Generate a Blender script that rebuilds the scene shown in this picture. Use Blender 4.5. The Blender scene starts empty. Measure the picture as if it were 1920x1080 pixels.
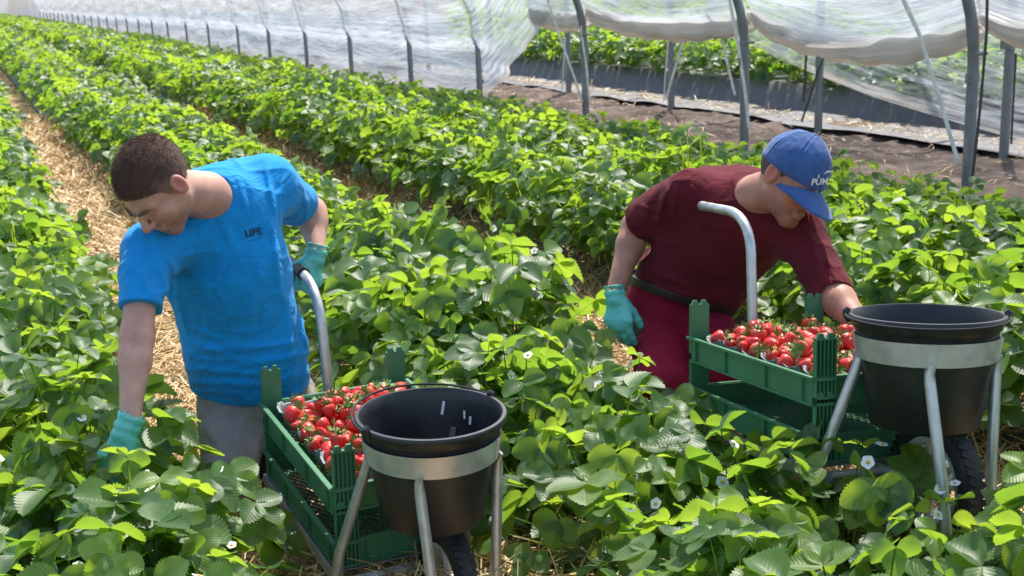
import bpy, bmesh, math, random
import numpy as np
from mathutils import Vector, Matrix
ON = dict(straw=1, plants=1, tunnel=1, carts=1, people=1)

# ------------------------------------------------------------------ camera
F_PX = 2300.0            # focal length in pixels of a 1920 px wide frame
CAM_H = 1.62
ROLL = math.radians(2.3)
VPX, VPY = -100.0, 7.0   # where the planted rows run together

def _unroll(x, y):
    u, v = x - 960.0, 540.0 - y
    c, s = math.cos(ROLL), math.sin(ROLL)
    return u * c + v * s, -u * s + v * c
_pitch = math.atan(_unroll(VPX, VPY)[1] / F_PX)
def _ray(x, y):
    u, v = _unroll(x, y)
    return np.array([u, F_PX * math.cos(_pitch) + v * math.sin(_pitch),
                     v * math.cos(_pitch) - F_PX * math.sin(_pitch)])
_d = _ray(VPX, VPY)
_yaw = math.atan2(-_d[0], _d[1])
def _world(x, y):
    r = _ray(x, y)
    c, s = math.cos(_yaw), math.sin(_yaw)
    return np.array([r[0] * c + r[1] * s, -r[0] * s + r[1] * c, r[2]]) / F_PX
C0 = np.array([0.0, 0.0, CAM_H])
def at(x, y, t):            # point at axial distance t
    return C0 + _world(x, y) * t
def at_z(x, y, z):          # point on a level plane
    w = _world(x, y)
    return C0 + w * ((z - CAM_H) / w[2])
def at_x(x, y, X):          # point on a plane parallel to the rows
    w = _world(x, y)
    return C0 + w * (X / w[0])
AX_F = _world(960, 540)
AX_R = _world(960 + F_PX, 540) - AX_F
AX_U = _world(960, 540 - F_PX) - AX_F
def to_px(P):
    d = np.asarray(P) - C0
    z = d @ AX_F
    return 960 + F_PX * (d @ AX_R) / z, 540 - F_PX * (d @ AX_U) / z, z

scene = bpy.context.scene
cam_d = bpy.data.cameras.new('camera')
cam = bpy.data.objects.new('camera', cam_d)
scene.collection.objects.link(cam)
cam.matrix_world = Matrix(((AX_R[0], AX_U[0], -AX_F[0], 0), (AX_R[1], AX_U[1], -AX_F[1], 0),
                           (AX_R[2], AX_U[2], -AX_F[2], CAM_H), (0, 0, 0, 1)))
cam_d.sensor_width = 36.0
cam_d.lens = 36.0 * F_PX / 1920.0
cam_d.clip_start = 0.05
cam_d.clip_end = 2000.0
cam_d.dof.use_dof = True
cam_d.dof.focus_distance = 2.75
cam_d.dof.aperture_fstop = 9.0
scene.camera = cam

# ------------------------------------------------------------------ light
SUN_EL, SUN_AZ = math.radians(57), math.radians(42)     # azimuth from +Y towards +X
world = bpy.data.worlds.new('World')
scene.world = world
world.use_nodes = True
wn = world.node_tree
sky = wn.nodes.new('ShaderNodeTexSky')
sky.sky_type = 'NISHITA'
sky.sun_disc = False
sky.sun_elevation = SUN_EL
sky.sun_rotation = SUN_AZ
sky.air_density = 1.2
sky.dust_density = 2.0
wn.links.new(sky.outputs[0], wn.nodes['Background'].inputs[0])
wn.nodes['Background'].inputs[1].default_value = 0.15
sun_d = bpy.data.lights.new('sun', 'SUN')
sun_d.energy = 3.7
sun_d.angle = math.radians(0.6)
sun_d.color = (1.0, 0.95, 0.87)
sun = bpy.data.objects.new('sun', sun_d)
scene.collection.objects.link(sun)
_sv = Vector((math.sin(SUN_AZ) * math.cos(SUN_EL), math.cos(SUN_AZ) * math.cos(SUN_EL), math.sin(SUN_EL)))
sun.rotation_euler = _sv.to_track_quat('Z', 'Y').to_euler()
sun.location = (0, 0, 20)
scene.view_settings.view_transform = 'Standard'
scene.view_settings.look = 'None'
scene.view_settings.exposure = 0.84
scene.view_settings.gamma = 1.0
scene.cycles.max_bounces = 10
scene.cycles.transparent_max_bounces = 24
scene.cycles.transmission_bounces = 6

# ------------------------------------------------------------------ helpers
def link(o, parent=None):
    scene.collection.objects.link(o)
    if parent is not None:
        o.parent = parent
    return o

def info(o, label=None, category=None, group=None, kind=None):
    if label: o['label'] = label
    if category: o['category'] = category
    if group: o['group'] = group
    if kind: o['kind'] = kind
    return o

def empty(name, mat=None, parent=None):
    o = bpy.data.objects.new(name, None)
    o.empty_display_size = 0.05
    link(o, parent)
    if mat is not None: o.matrix_world = mat
    return o

def np_mesh(name, V, Fq, material=None, smooth=True, uv=None, rnd=None, parent=None, Ft=None, make=True, mats=None, midx=None):
    """mesh from numpy arrays; Fq quads (n,4), Ft triangles (n,3)"""
    me = bpy.data.meshes.new(name)
    V = np.ascontiguousarray(V, dtype=np.float32)
    nq = 0 if Fq is None else len(Fq)
    nt = 0 if Ft is None else len(Ft)
    li = []
    if nq: li.append(np.asarray(Fq, dtype=np.int32).ravel())
    if nt: li.append(np.asarray(Ft, dtype=np.int32).ravel())
    li = np.concatenate(li)
    starts = np.concatenate([np.arange(nq) * 4, nq * 4 + np.arange(nt) * 3]).astype(np.int32)
    me.vertices.add(len(V)); me.vertices.foreach_set('co', V.ravel())
    me.loops.add(len(li)); me.loops.foreach_set('vertex_index', li)
    me.polygons.add(nq + nt); me.polygons.foreach_set('loop_start', starts)
    if uv is not None:
        l = me.uv_layers.new(name='UVMap')
        l.data.foreach_set('uv', np.ascontiguousarray(uv[li], dtype=np.float32).ravel())
    if rnd is not None:
        a = me.attributes.new('rnd', 'FLOAT', 'POINT')
        a.data.foreach_set('value', np.ascontiguousarray(rnd, dtype=np.float32))
    me.update(calc_edges=True)
    me.polygons.foreach_set('use_smooth', np.full(nq + nt, bool(smooth)))
    if material is not None: me.materials.append(material)
    if mats:
        for m in mats: me.materials.append(m)
        if midx is not None: me.polygons.foreach_set('material_index', np.asarray(midx, dtype=np.int32))
    me.validate()
    me.update()
    if not make: return me
    o = bpy.data.objects.new(name, me)
    return link(o, parent)

class MB:
    """collects primitives for one mesh"""
    def __init__(s): s.v = []; s.f = []
    def add(s, vs, fs):
        b = len(s.v)
        s.v += [tuple(float(c) for c in v) for v in vs]
        s.f += [tuple(b + i for i in f) for f in fs]
        return s
    def box(s, lo, hi, M=None):
        x0, y0, z0 = lo; x1, y1, z1 = hi
        vs = [(x0,y0,z0),(x1,y0,z0),(x1,y1,z0),(x0,y1,z0),(x0,y0,z1),(x1,y0,z1),(x1,y1,z1),(x0,y1,z1)]
        if M is not None: vs = [M @ Vector(v) for v in vs]
        return s.add(vs, [(0,3,2,1),(4,5,6,7),(0,1,5,4),(1,2,6,5),(2,3,7,6),(3,0,4,7)])
    def tube(s, pts, r, seg=12, cap=True, flat=None):
        pts = [np.array(p, float) for p in pts]
        n = len(pts)
        rr = r if hasattr(r, '__len__') else [r] * n
        up = None; vs = []
        for i, p in enumerate(pts):
            t = pts[min(i+1, n-1)] - pts[max(i-1, 0)]
            t = t / (np.linalg.norm(t) + 1e-12)
            if up is None:
                a = np.array([0, 0, 1.0]) if abs(t[2]) < 0.9 else np.array([1.0, 0, 0])
                if flat is not None: a = np.array(flat, float)
                up = a - t * (a @ t)
            else:
                up = up - t * (up @ t)
            up /= np.linalg.norm(up) + 1e-12
            sd = np.cross(t, up)
            for k in range(seg):
                an = 2 * math.pi * k / seg
                if isinstance(rr[i], tuple): ra, rb = rr[i]
                else: ra = rb = rr[i]
                vs.append(p + sd * math.cos(an) * ra + up * math.sin(an) * rb)
        fs = []
        for i in range(n - 1):
            for k in range(seg):
                k2 = (k + 1) % seg
                fs.append((i*seg+k, i*seg+k2, (i+1)*seg+k2, (i+1)*seg+k))
        if cap:
            fs.append(tuple(reversed(range(seg)))); fs.append(tuple((n-1)*seg + k for k in range(seg)))
        return s.add(vs, fs)
    def lathe(s, prof, seg=48, axis=None, closed=False):
        """prof: (r,z) list around z; axis: 4x4 matrix"""
        vs = []; n = len(prof)
        for r, z in prof:
            for k in range(seg):
                a = 2 * math.pi * k / seg
                v = Vector((r * math.cos(a), r * math.sin(a), z))
                vs.append(axis @ v if axis is not None else v)
        fs = []
        for i in range(n if closed else n - 1):
            j = (i + 1) % n
            for k in range(seg):
                k2 = (k + 1) % seg
                fs.append((i*seg+k, i*seg+k2, j*seg+k2, j*seg+k))
        return s.add(vs, fs)
    def build(s, name, material, parent=None, smooth=True, bevel=0, make=True, angle=40):
        me = bpy.data.meshes.new(name)
        me.from_pydata(s.v, [], s.f)
        if bevel or smooth:
            bm = bmesh.new(); bm.from_mesh(me)
            bmesh.ops.recalc_face_normals(bm, faces=bm.faces)
            if bevel:
                es = [e for e in bm.edges if len(e.link_faces) == 2 and e.calc_face_angle(0) > 0.6]
                bmesh.ops.bevel(bm, geom=es, offset=bevel, segments=2, affect='EDGES', clamp_overlap=True)
            for f in bm.faces: f.smooth = smooth
            for e in bm.edges:
                if len(e.link_faces) == 2 and e.calc_face_angle(0) > math.radians(angle): e.smooth = False
            bm.to_mesh(me); bm.free()
        me.materials.append(material)
        if not make: return me
        o = bpy.data.objects.new(name, me)
        return link(o, parent)

def arc(a, b, c, n=8):      # quadratic curve through control b
    a, b, c = (np.array(q, float) for q in (a, b, c))
    return [(1-t)**2*a + 2*t*(1-t)*b + t*t*c for t in np.linspace(0, 1, n)]

# ------------------------------------------------------------------ materials
def new_mat(name):
    m = bpy.data.materials.new(name); m.use_nodes = True
    nt = m.node_tree
    return m, nt, nt.nodes['Principled BSDF'], nt.nodes['Material Output']

def mat_basic(name, col, rough=0.5, metal=0.0, var=0.15, vscale=8.0, bump=0.0, bscale=60.0, spec=0.5, dirt=None, dscale=5.0, damt=0.5, rvar=0.15, stretch=None, sub=0.0, subcol=None, sheen=0.0, coat=0.0, bdist=0.002, wrinkle=0.0, wscale=7.0):
    m, nt, bs, out = new_mat(name)
    N, L = nt.nodes, nt.links
    tc = N.new('ShaderNodeTexCoord')
    src = tc.outputs['Object']
    if stretch is not None:
        mp = N.new('ShaderNodeMapping'); mp.inputs['Scale'].default_value = stretch
        L.new(src, mp.inputs[0]); src = mp.outputs[0]
    nz = N.new('ShaderNodeTexNoise'); nz.inputs['Scale'].default_value = vscale; nz.inputs['Detail'].default_value = 6
    L.new(src, nz.inputs['Vector'])
    mr = N.new('ShaderNodeMapRange'); mr.inputs['From Min'].default_value = 0.3; mr.inputs['From Max'].default_value = 0.7
    mr.inputs['To Min'].default_value = 1 - var; mr.inputs['To Max'].default_value = 1 + var
    L.new(nz.outputs['Fac'], mr.inputs[0])
    mul = N.new('ShaderNodeVectorMath'); mul.operation = 'SCALE'
    mul.inputs[0].default_value = col[:3]
    L.new(mr.outputs[0], mul.inputs['Scale'])
    csrc = mul.outputs[0]
    if dirt is not None:
        n2 = N.new('ShaderNodeTexNoise'); n2.inputs['Scale'].default_value = dscale; n2.inputs['Detail'].default_value = 10; n2.inputs['Roughness'].default_value = 0.7
        L.new(src, n2.inputs['Vector'])
        m2 = N.new('ShaderNodeMapRange'); m2.inputs['From Min'].default_value = 0.5; m2.inputs['From Max'].default_value = 0.72
        m2.inputs['To Max'].default_value = damt
        L.new(n2.outputs['Fac'], m2.inputs[0])
        mx = N.new('ShaderNodeMixRGB'); mx.inputs[2].default_value = (*dirt, 1)
        L.new(m2.outputs[0], mx.inputs[0]); L.new(csrc, mx.inputs[1]); csrc = mx.outputs[0]
    L.new(csrc, bs.inputs['Base Color'])
    r2 = N.new('ShaderNodeMapRange'); r2.inputs['To Min'].default_value = max(0.02, rough - rvar); r2.inputs['To Max'].default_value = min(1, rough + rvar)
    L.new(nz.outputs['Fac'], r2.inputs[0]); L.new(r2.outputs[0], bs.inputs['Roughness'])
    bs.inputs['Metallic'].default_value = metal
    bs.inputs['Specular IOR Level'].default_value = spec
    if coat: bs.inputs['Coat Weight'].default_value = coat
    if sheen:
        bs.inputs['Sheen Weight'].default_value = sheen
    if sub:
        bs.inputs['Subsurface Weight'].default_value = sub
        bs.inputs['Subsurface Radius'].default_value = subcol or (0.01, 0.004, 0.002)
        bs.inputs['Subsurface Scale'].default_value = 1.0
    if bump:
        n3 = N.new('ShaderNodeTexNoise'); n3.inputs['Scale'].default_value = bscale; n3.inputs['Detail'].default_value = 6
        L.new(src, n3.inputs['Vector'])
        bp = N.new('ShaderNodeBump'); bp.inputs['Strength'].default_value = bump; bp.inputs['Distance'].default_value = bdist
        L.new(n3.outputs['Fac'], bp.inputs['Height']); L.new(bp.outputs[0], bs.inputs['Normal'])
        if wrinkle:
            n4 = N.new('ShaderNodeTexNoise'); n4.inputs['Scale'].default_value = wscale; n4.inputs['Detail'].default_value = 3; n4.inputs['Distortion'].default_value = 1.6
            L.new(tc.outputs['Object'], n4.inputs['Vector'])
            ab = N.new('ShaderNodeMath'); ab.operation = 'SUBTRACT'; ab.inputs[1].default_value = 0.5; L.new(n4.outputs['Fac'], ab.inputs[0])
            a2 = N.new('ShaderNodeMath'); a2.operation = 'ABSOLUTE'; L.new(ab.outputs[0], a2.inputs[0])
            a3 = N.new('ShaderNodeMath'); a3.operation = 'POWER'; a3.inputs[1].default_value = 0.6; L.new(a2.outputs[0], a3.inputs[0])
            b4 = N.new('ShaderNodeBump'); b4.inputs['Strength'].default_value = wrinkle; b4.inputs['Distance'].default_value = 0.012
            L.new(a3.outputs[0], b4.inputs['Height']); L.new(b4.outputs[0], bp.inputs['Normal'])
    return m

rng = np.random.default_rng(7)
random.seed(7)

BLUE = mat_basic('blue_cotton', (0.008, 0.275, 0.65), 0.85, var=0.08, vscale=14, bump=0.25, bscale=500, spec=0.15, sheen=0.12, bdist=0.001, wrinkle=0.8)
MAROON = mat_basic('maroon_cotton', (0.115, 0.014, 0.021), 0.9, var=0.12, vscale=12, bump=0.3, bscale=450, spec=0.1, sheen=0.05, bdist=0.001, wrinkle=0.6)
PANTS_RED = mat_basic('crimson_work_cloth', (0.26, 0.011, 0.032), 0.85, var=0.14, vscale=10, bump=0.3, bscale=400, spec=0.12, bdist=0.001, wrinkle=0.6, wscale=8)
PANTS_GREY = mat_basic('grey_work_cloth', (0.34, 0.295, 0.255), 0.85, var=0.12, vscale=10, bump=0.3, bscale=400, spec=0.12, bdist=0.001, wrinkle=0.6, wscale=8)
BLACKCLOTH = mat_basic('black_cloth', (0.012, 0.012, 0.014), 0.8, var=0.2, bump=0.2, bscale=300)
LEATHER = mat_basic('dark_leather', (0.03, 0.018, 0.014), 0.5, var=0.2, bump=0.2, bscale=200)
SKIN = mat_basic('skin', (0.56, 0.31, 0.225), 0.5, var=0.18, vscale=22, bump=0.18, bscale=260, spec=0.4, sub=0.25, dirt=(0.48, 0.19, 0.13), dscale=10, damt=0.25, bdist=0.0015)
SKIN2 = mat_basic('tanned_skin', (0.46, 0.22, 0.145), 0.5, var=0.18, vscale=22, bump=0.2, bscale=260, spec=0.4, sub=0.22, dirt=(0.36, 0.10, 0.06), dscale=10, damt=0.3, bdist=0.0015)
def tint_skin(m):
    nt = m.node_tree; N, L = nt.nodes, nt.links; bs = nt.nodes['Principled BSDF']
    src = bs.inputs['Base Color'].links[0].from_socket
    a = N.new('ShaderNodeAttribute'); a.attribute_name = 'rnd'
    r1 = N.new('ShaderNodeMapRange'); r1.inputs['From Min'].default_value = 0.5; r1.inputs['From Max'].default_value = 1.0; r1.inputs['To Max'].default_value = 0.7
    r2 = N.new('ShaderNodeMapRange'); r2.inputs['From Min'].default_value = 0.5; r2.inputs['From Max'].default_value = 0.0; r2.inputs['To Max'].default_value = 0.6
    L.new(a.outputs['Fac'], r1.inputs[0]); L.new(a.outputs['Fac'], r2.inputs[0])
    x1 = N.new('ShaderNodeMixRGB'); x1.inputs[2].default_value = (0.52, 0.13, 0.09, 1); L.new(r1.outputs[0], x1.inputs[0]); L.new(src, x1.inputs[1])
    nz = N.new('ShaderNodeTexNoise'); nz.inputs['Scale'].default_value = 700; tc = N.new('ShaderNodeTexCoord'); L.new(tc.outputs['Object'], nz.inputs['Vector'])
    mm = N.new('ShaderNodeMath'); mm.operation = 'MULTIPLY'; L.new(r2.outputs[0], mm.inputs[0]); L.new(nz.outputs['Fac'], mm.inputs[1])
    m2_ = N.new('ShaderNodeMath'); m2_.operation = 'MULTIPLY'; m2_.inputs[1].default_value = 1.7; L.new(mm.outputs[0], m2_.inputs[0])
    x2 = N.new('ShaderNodeMixRGB'); x2.inputs[2].default_value = (0.075, 0.045, 0.035, 1); L.new(m2_.outputs[0], x2.inputs[0]); L.new(x1.outputs[0], x2.inputs[1])
    L.new(x2.outputs[0], bs.inputs['Base Color'])
tint_skin(SKIN); tint_skin(SKIN2)
GLOVE = mat_basic('turquoise_nitrile', (0.15, 0.58, 0.49), 0.42, var=0.10, vscale=30, bump=0.5, bscale=110, spec=0.5, sub=0.1, bdist=0.003)
CAPBLUE = mat_basic('faded_blue_canvas', (0.046, 0.105, 0.265), 0.9, var=0.14, vscale=18, bump=0.3, bscale=500, spec=0.1, sheen=0.25, dirt=(0.07, 0.17, 0.42), dscale=14, damt=0.5, bdist=0.001)
WHITE = mat_basic('white_print', (0.78, 0.78, 0.76), 0.7, var=0.05)
NAVY = mat_basic('navy_print', (0.006, 0.02, 0.06), 0.7, var=0.05)
GALV = mat_basic('galvanised_steel', (0.58, 0.58, 0.57), 0.40, metal=0.7, var=0.13, vscale=35, bump=0.12, bscale=90, dirt=(0.28, 0.25, 0.21), dscale=9, damt=0.55)
POST = mat_basic('grey_galvanised_post', (0.22, 0.24, 0.255), 0.5, metal=0.5, var=0.15, vscale=12, bump=0.1, bscale=60, dirt=(0.20, 0.17, 0.13), dscale=6, damt=0.6)
CRATE = mat_basic('green_crate_plastic', (0.050, 0.190, 0.085), 0.48, var=0.10, vscale=9, bump=0.08, bscale=120, dirt=(0.10, 0.19, 0.11), dscale=16, damt=0.4)
BUCKET = mat_basic('black_bucket_plastic', (0.016, 0.016, 0.018), 0.40, var=0.25, vscale=10, bump=0.14, bscale=50, dirt=(0.05, 0.047, 0.043), dscale=9, damt=0.7, rvar=0.2)
RUBBER = mat_basic('tyre_rubber', (0.022, 0.021, 0.021), 0.75, var=0.25, vscale=20, bump=0.2, bscale=120, dirt=(0.12, 0.10, 0.075), dscale=18, damt=0.6)
RIMGREY = mat_basic('grey_wheel_rim', (0.5, 0.49, 0.46), 0.5, var=0.12, dirt=(0.25, 0.2, 0.15), damt=0.5)
CARD = mat_basic('grey_pulp_card', (0.30, 0.36, 0.35), 0.9, var=0.08, vscale=40, bump=0.3, bscale=300, dirt=(0.42, 0.32, 0.27), dscale=10, damt=0.4)
CALYX = mat_basic('green_calyx', (0.13, 0.26, 0.05), 0.6, var=0.3, vscale=50, dirt=(0.32, 0.36, 0.14), dscale=80, damt=0.6)
BLACKPLASTIC = mat_basic('black_mulch_plastic', (0.06, 0.063, 0.072), 0.5, var=0.3, vscale=6, bump=0.8, bscale=11, dirt=(0.13, 0.11, 0.09), dscale=3.5, damt=0.8, bdist=0.02)
STRAP = mat_basic('white_strap', (0.74, 0.71, 0.64), 0.7, var=0.2, vscale=20, dirt=(0.42, 0.33, 0.22), dscale=14, damt=0.6)
ROPE = mat_basic('dark_rope', (0.07, 0.065, 0.055), 0.85, var=0.3, vscale=60)
GRIP = mat_basic('black_rubber_grip', (0.015, 0.015, 0.016), 0.6, var=0.2, bump=0.2, bscale=80)
PETAL = mat_basic('white_petal', (0.80, 0.80, 0.76), 0.6, var=0.05)
POLLEN = mat_basic('yellow_flower_centre', (0.62, 0.45, 0.05), 0.7, var=0.2, vscale=200)
UNRIPE = mat_basic('pale_green_berry', (0.25, 0.38, 0.10), 0.4, var=0.2, vscale=60, bump=0.3, bscale=300)

def mat_leaf():
    m, nt, bs, out = new_mat('strawberry_leaf')
    N, L = nt.nodes, nt.links
    uv = N.new('ShaderNodeUVMap'); uv.uv_map = 'UVMap'
    sp = N.new('ShaderNodeSeparateXYZ'); L.new(uv.outputs[0], sp.inputs[0])
    def M(op, a, b=None):
        n = N.new('ShaderNodeMath'); n.operation = op
        for i, q in enumerate((a, b)):
            if q is None: continue
            if isinstance(q, (int, float)): n.inputs[i].default_value = q
            else: L.new(q, n.inputs[i])
        return n.outputs[0]
    au = M('ABSOLUTE', M('MULTIPLY_ADD', sp.outputs[0], 2.0)); 
    au.node.inputs[0].links[0].from_node.inputs[2].default_value = -1.0
    ph = M('SUBTRACT', M('MULTIPLY', sp.outputs[1], 9.0), M('MULTIPLY', au, 2.6))
    tri = M('ABSOLUTE', M('SUBTRACT', M('FRACT', ph), 0.5))        # 0.5 on a vein
    vein = M('SMOOTH_MAX', 0.0, M('MULTIPLY', M('SUBTRACT', tri, 0.40), 10.0)); vein.node.inputs[2].default_value = 0.05
    mid = M('MAXIMUM', 0.0, M('SUBTRACT', 1.0, M('MULTIPLY', au, 16.0)))
    vv = M('MINIMUM', 1.0, M('ADD', vein, mid))
    at_ = N.new('ShaderNodeAttribute'); at_.attribute_name = 'rnd'
    ob = N.new('ShaderNodeObjectInfo')
    rr = M('FRACT', M('ADD', at_.outputs['Fac'], M('MULTIPLY', ob.outputs['Random'], 0.35)))
    cr = N.new('ShaderNodeValToRGB'); L.new(at_.outputs['Fac'], cr.inputs[0])
    e = cr.color_ramp.elements
    e[0].position = 0.0; e[0].color = (0.034, 0.095, 0.030, 1)
    e[1].position = 1.0; e[1].color = (0.130, 0.240, 0.022, 1)
    for p, c in ((0.4, (0.052, 0.128, 0.026, 1)), (0.75, (0.088, 0.175, 0.030, 1))):
        q = e.new(p); q.color = c
    mxv = N.new('ShaderNodeMixRGB'); mxv.inputs[2].default_value = (0.12, 0.20, 0.045, 1)
    L.new(M('MULTIPLY', vv, 0.32), mxv.inputs[0]); L.new(cr.outputs[0], mxv.inputs[1])
    geo = N.new('ShaderNodeNewGeometry')
    mxb = N.new('ShaderNodeMixRGB'); mxb.inputs[2].default_value = (0.12, 0.20, 0.08, 1)   # paler underside
    L.new(M('MULTIPLY', geo.outputs['Backfacing'], 0.65), mxb.inputs[0]); L.new(mxv.outputs[0], mxb.inputs[1])
    tcl = N.new('ShaderNodeTexCoord'); nl = N.new('ShaderNodeTexNoise'); nl.inputs['Scale'].default_value = 45; nl.inputs['Detail'].default_value = 5
    L.new(tcl.outputs['Object'], nl.inputs['Vector'])
    mrl = N.new('ShaderNodeMapRange'); mrl.inputs['From Min'].default_value = 0.3; mrl.inputs['From Max'].default_value = 0.7; mrl.inputs['To Min'].default_value = 0.70; mrl.inputs['To Max'].default_value = 1.28
    L.new(nl.outputs['Fac'], mrl.inputs[0])
    vs_ = N.new('ShaderNodeVectorMath'); vs_.operation = 'SCALE'; L.new(mxb.outputs[0], vs_.inputs[0]); L.new(mrl.outputs[0], vs_.inputs['Scale'])
    L.new(vs_.outputs[0], bs.inputs['Base Color'])
    bs.inputs['Roughness'].default_value = 0.47
    bs.inputs['Specular IOR Level'].default_value = 0.75
    bp = N.new('ShaderNodeBump'); bp.inputs['Strength'].default_value = 0.30; bp.inputs['Distance'].default_value = 0.0016
    L.new(M('ADD', M('MULTIPLY', tri, -1.2), M('MULTIPLY', mid, -0.5)), bp.inputs['Height'])
    L.new(bp.outputs[0], bs.inputs['Normal'])
    tr = N.new('ShaderNodeBsdfTranslucent')
    ct = N.new('ShaderNodeMixRGB'); ct.blend_type = 'MIX'; ct.inputs[1].default_value = (0.21, 0.42, 0.03, 1); ct.inputs[2].default_value = (0.52, 0.70, 0.05, 1)
    L.new(at_.outputs['Fac'], ct.inputs[0])
    L.new(ct.outputs[0], tr.inputs[0])
    mix = N.new('ShaderNodeMixShader'); mix.inputs[0].default_value = 0.48
    L.new(bs.outputs[0], mix.inputs[1]); L.new(tr.outputs[0], mix.inputs[2]); L.new(mix.outputs[0], out.inputs[0])
    return m
LEAF = mat_leaf()

def mat_berry():
    m, nt, bs, out = new_mat('ripe_strawberry')
    N, L = nt.nodes, nt.links
    tc = N.new('ShaderNodeTexCoord')
    vo = N.new('ShaderNodeTexVoronoi'); vo.inputs['Scale'].default_value = 210
    L.new(tc.outputs['Object'], vo.inputs['Vector'])
    r = N.new('ShaderNodeValToRGB'); L.new(vo.outputs['Distance'], r.inputs[0])
    e = r.color_ramp.elements
    e[0].position = 0.0; e[0].color = (0.55, 0.26, 0.04, 1)
    e[1].position = 0.20; e[1].color = (0.60, 0.018, 0.015, 1)
    q = e.new(0.12); q.color = (0.50, 0.16, 0.03, 1)
    sx = N.new('ShaderNodeSeparateXYZ'); L.new(tc.outputs['Object'], sx.inputs[0])
    mr = N.new('ShaderNodeMapRange'); mr.inputs['From Min'].default_value = 0.004; mr.inputs['From Max'].default_value = 0.014
    L.new(sx.outputs[2], mr.inputs[0])
    ob = N.new('ShaderNodeObjectInfo')
    mm = N.new('ShaderNodeMath'); mm.operation = 'MULTIPLY'; L.new(mr.outputs[0], mm.inputs[0]); L.new(ob.outputs['Random'], mm.inputs[1])
    mx = N.new('ShaderNodeMixRGB'); mx.inputs[2].default_value = (0.55, 0.20, 0.07, 1)
    L.new(mm.outputs[0], mx.inputs[0]); L.new(r.outputs[0], mx.inputs[1]); L.new(mx.outputs[0], bs.inputs['Base Color'])
    bs.inputs['Roughness'].default_value = 0.40
    bs.inputs['Subsurface Weight'].default_value = 0.15
    bs.inputs['Subsurface Radius'].default_value = (0.008, 0.002, 0.001); bs.inputs['Subsurface Scale'].default_value = 1.0
    bp = N.new('ShaderNodeBump'); bp.inputs['Strength'].default_value = 0.7; bp.inputs['Distance'].default_value = 0.0015
    L.new(vo.outputs['Distance'], bp.inputs['Height']); L.new(bp.outputs[0], bs.inputs['Normal'])
    return m
BERRY = mat_berry()

def mat_film(name, alpha=0.55, dirt_z=None, tint=(0.80, 0.83, 0.86), dirtcol=(0.50, 0.38, 0.24), dirt_base=0.0, streak=6.5, dirt_h=0.14):
    m, nt, bs, out = new_mat(name)
    N, L = nt.nodes, nt.links
    tc = N.new('ShaderNodeTexCoord')
    mp = N.new('ShaderNodeMapping'); mp.inputs['Scale'].default_value = (0.55, streak, 1.0)
    uv0 = N.new('ShaderNodeUVMap'); uv0.uv_map = 'UVMap'; L.new(uv0.outputs[0], mp.inputs[0])
    nz = N.new('ShaderNodeTexNoise'); nz.inputs['Scale'].default_value = 3.0; nz.inputs['Detail'].default_value = 9; nz.inputs['Roughness'].default_value = 0.62; nz.inputs['Distortion'].default_value = 0.12; mp.inputs['Rotation'].default_value = (0, 0, 0.16)
    L.new(mp.outputs[0], nz.inputs['Vector'])
    bs.inputs['Base Color'].default_value = (*tint, 1)
    bs.inputs['Roughness'].default_value = 0.22
    bs.inputs['Specular IOR Level'].default_value = 0.7
    col = None
    n2 = N.new('ShaderNodeTexNoise'); n2.inputs['Scale'].default_value = 5; n2.inputs['Detail'].default_value = 8
    L.new(tc.outputs['Object'], n2.inputs['Vector'])
    uv = N.new('ShaderNodeUVMap'); uv.uv_map = 'UVMap'
    sx = N.new('ShaderNodeSeparateXYZ'); L.new(uv.outputs[0], sx.inputs[0])
    mr = N.new('ShaderNodeMapRange'); mr.inputs['From Min'].default_value = dirt_h; mr.inputs['From Max'].default_value = 0.0
    mr.inputs['To Min'].default_value = dirt_base; mr.inputs['To Max'].default_value = 1.0
    L.new(sx.outputs[1], mr.inputs[0])
    md = N.new('ShaderNodeMath'); md.operation = 'MULTIPLY'; L.new(mr.outputs[0], md.inputs[0]); L.new(n2.outputs['Fac'], md.inputs[1])
    mx = N.new('ShaderNodeMixRGB'); mx.inputs[1].default_value = (*tint, 1); mx.inputs[2].default_value = (*dirtcol, 1)
    L.new(md.outputs[0], mx.inputs[0]); L.new(mx.outputs[0], bs.inputs['Base Color'])
    bp = N.new('ShaderNodeBump'); bp.inputs['Strength'].default_value = 0.8; bp.inputs['Distance'].default_value = 0.05
    L.new(nz.outputs['Fac'], bp.inputs['Height']); L.new(bp.outputs[0], bs.inputs['Normal'])
    tl = N.new('ShaderNodeBsdfTranslucent'); L.new(mx.outputs[0], tl.inputs[0]); L.new(bp.outputs[0], tl.inputs['Normal'])
    m1 = N.new('ShaderNodeMixShader'); m1.inputs[0].default_value = 0.5
    L.new(bs.outputs[0], m1.inputs[1]); L.new(tl.outputs[0], m1.inputs[2])
    tp = N.new('ShaderNodeBsdfTransparent'); tp.inputs[0].default_value = (0.93, 0.95, 0.96, 1)
    ar = N.new('ShaderNodeMapRange'); ar.inputs['From Min'].default_value = 0.35; ar.inputs['From Max'].default_value = 0.68
    ar.inputs['To Min'].default_value = max(0, alpha - 0.34); ar.inputs['To Max'].default_value = min(1, alpha + 0.34)
    L.new(nz.outputs['Fac'], ar.inputs[0])
    aa = N.new('ShaderNodeMath'); aa.operation = 'ADD'; aa.use_clamp = True
    ml = N.new('ShaderNodeMath'); ml.operation = 'MULTIPLY'; ml.inputs[1].default_value = 0.35; L.new(mr.outputs[0], ml.inputs[0])
    L.new(ar.outputs[0], aa.inputs[0]); L.new(ml.outputs[0], aa.inputs[1])
    m2 = N.new('ShaderNodeMixShader'); L.new(aa.outputs[0], m2.inputs[0])
    L.new(tp.outputs[0], m2.inputs[1]); L.new(m1.outputs[0], m2.inputs[2]); L.new(m2.outputs[0], out.inputs[0])
    return m
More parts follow.
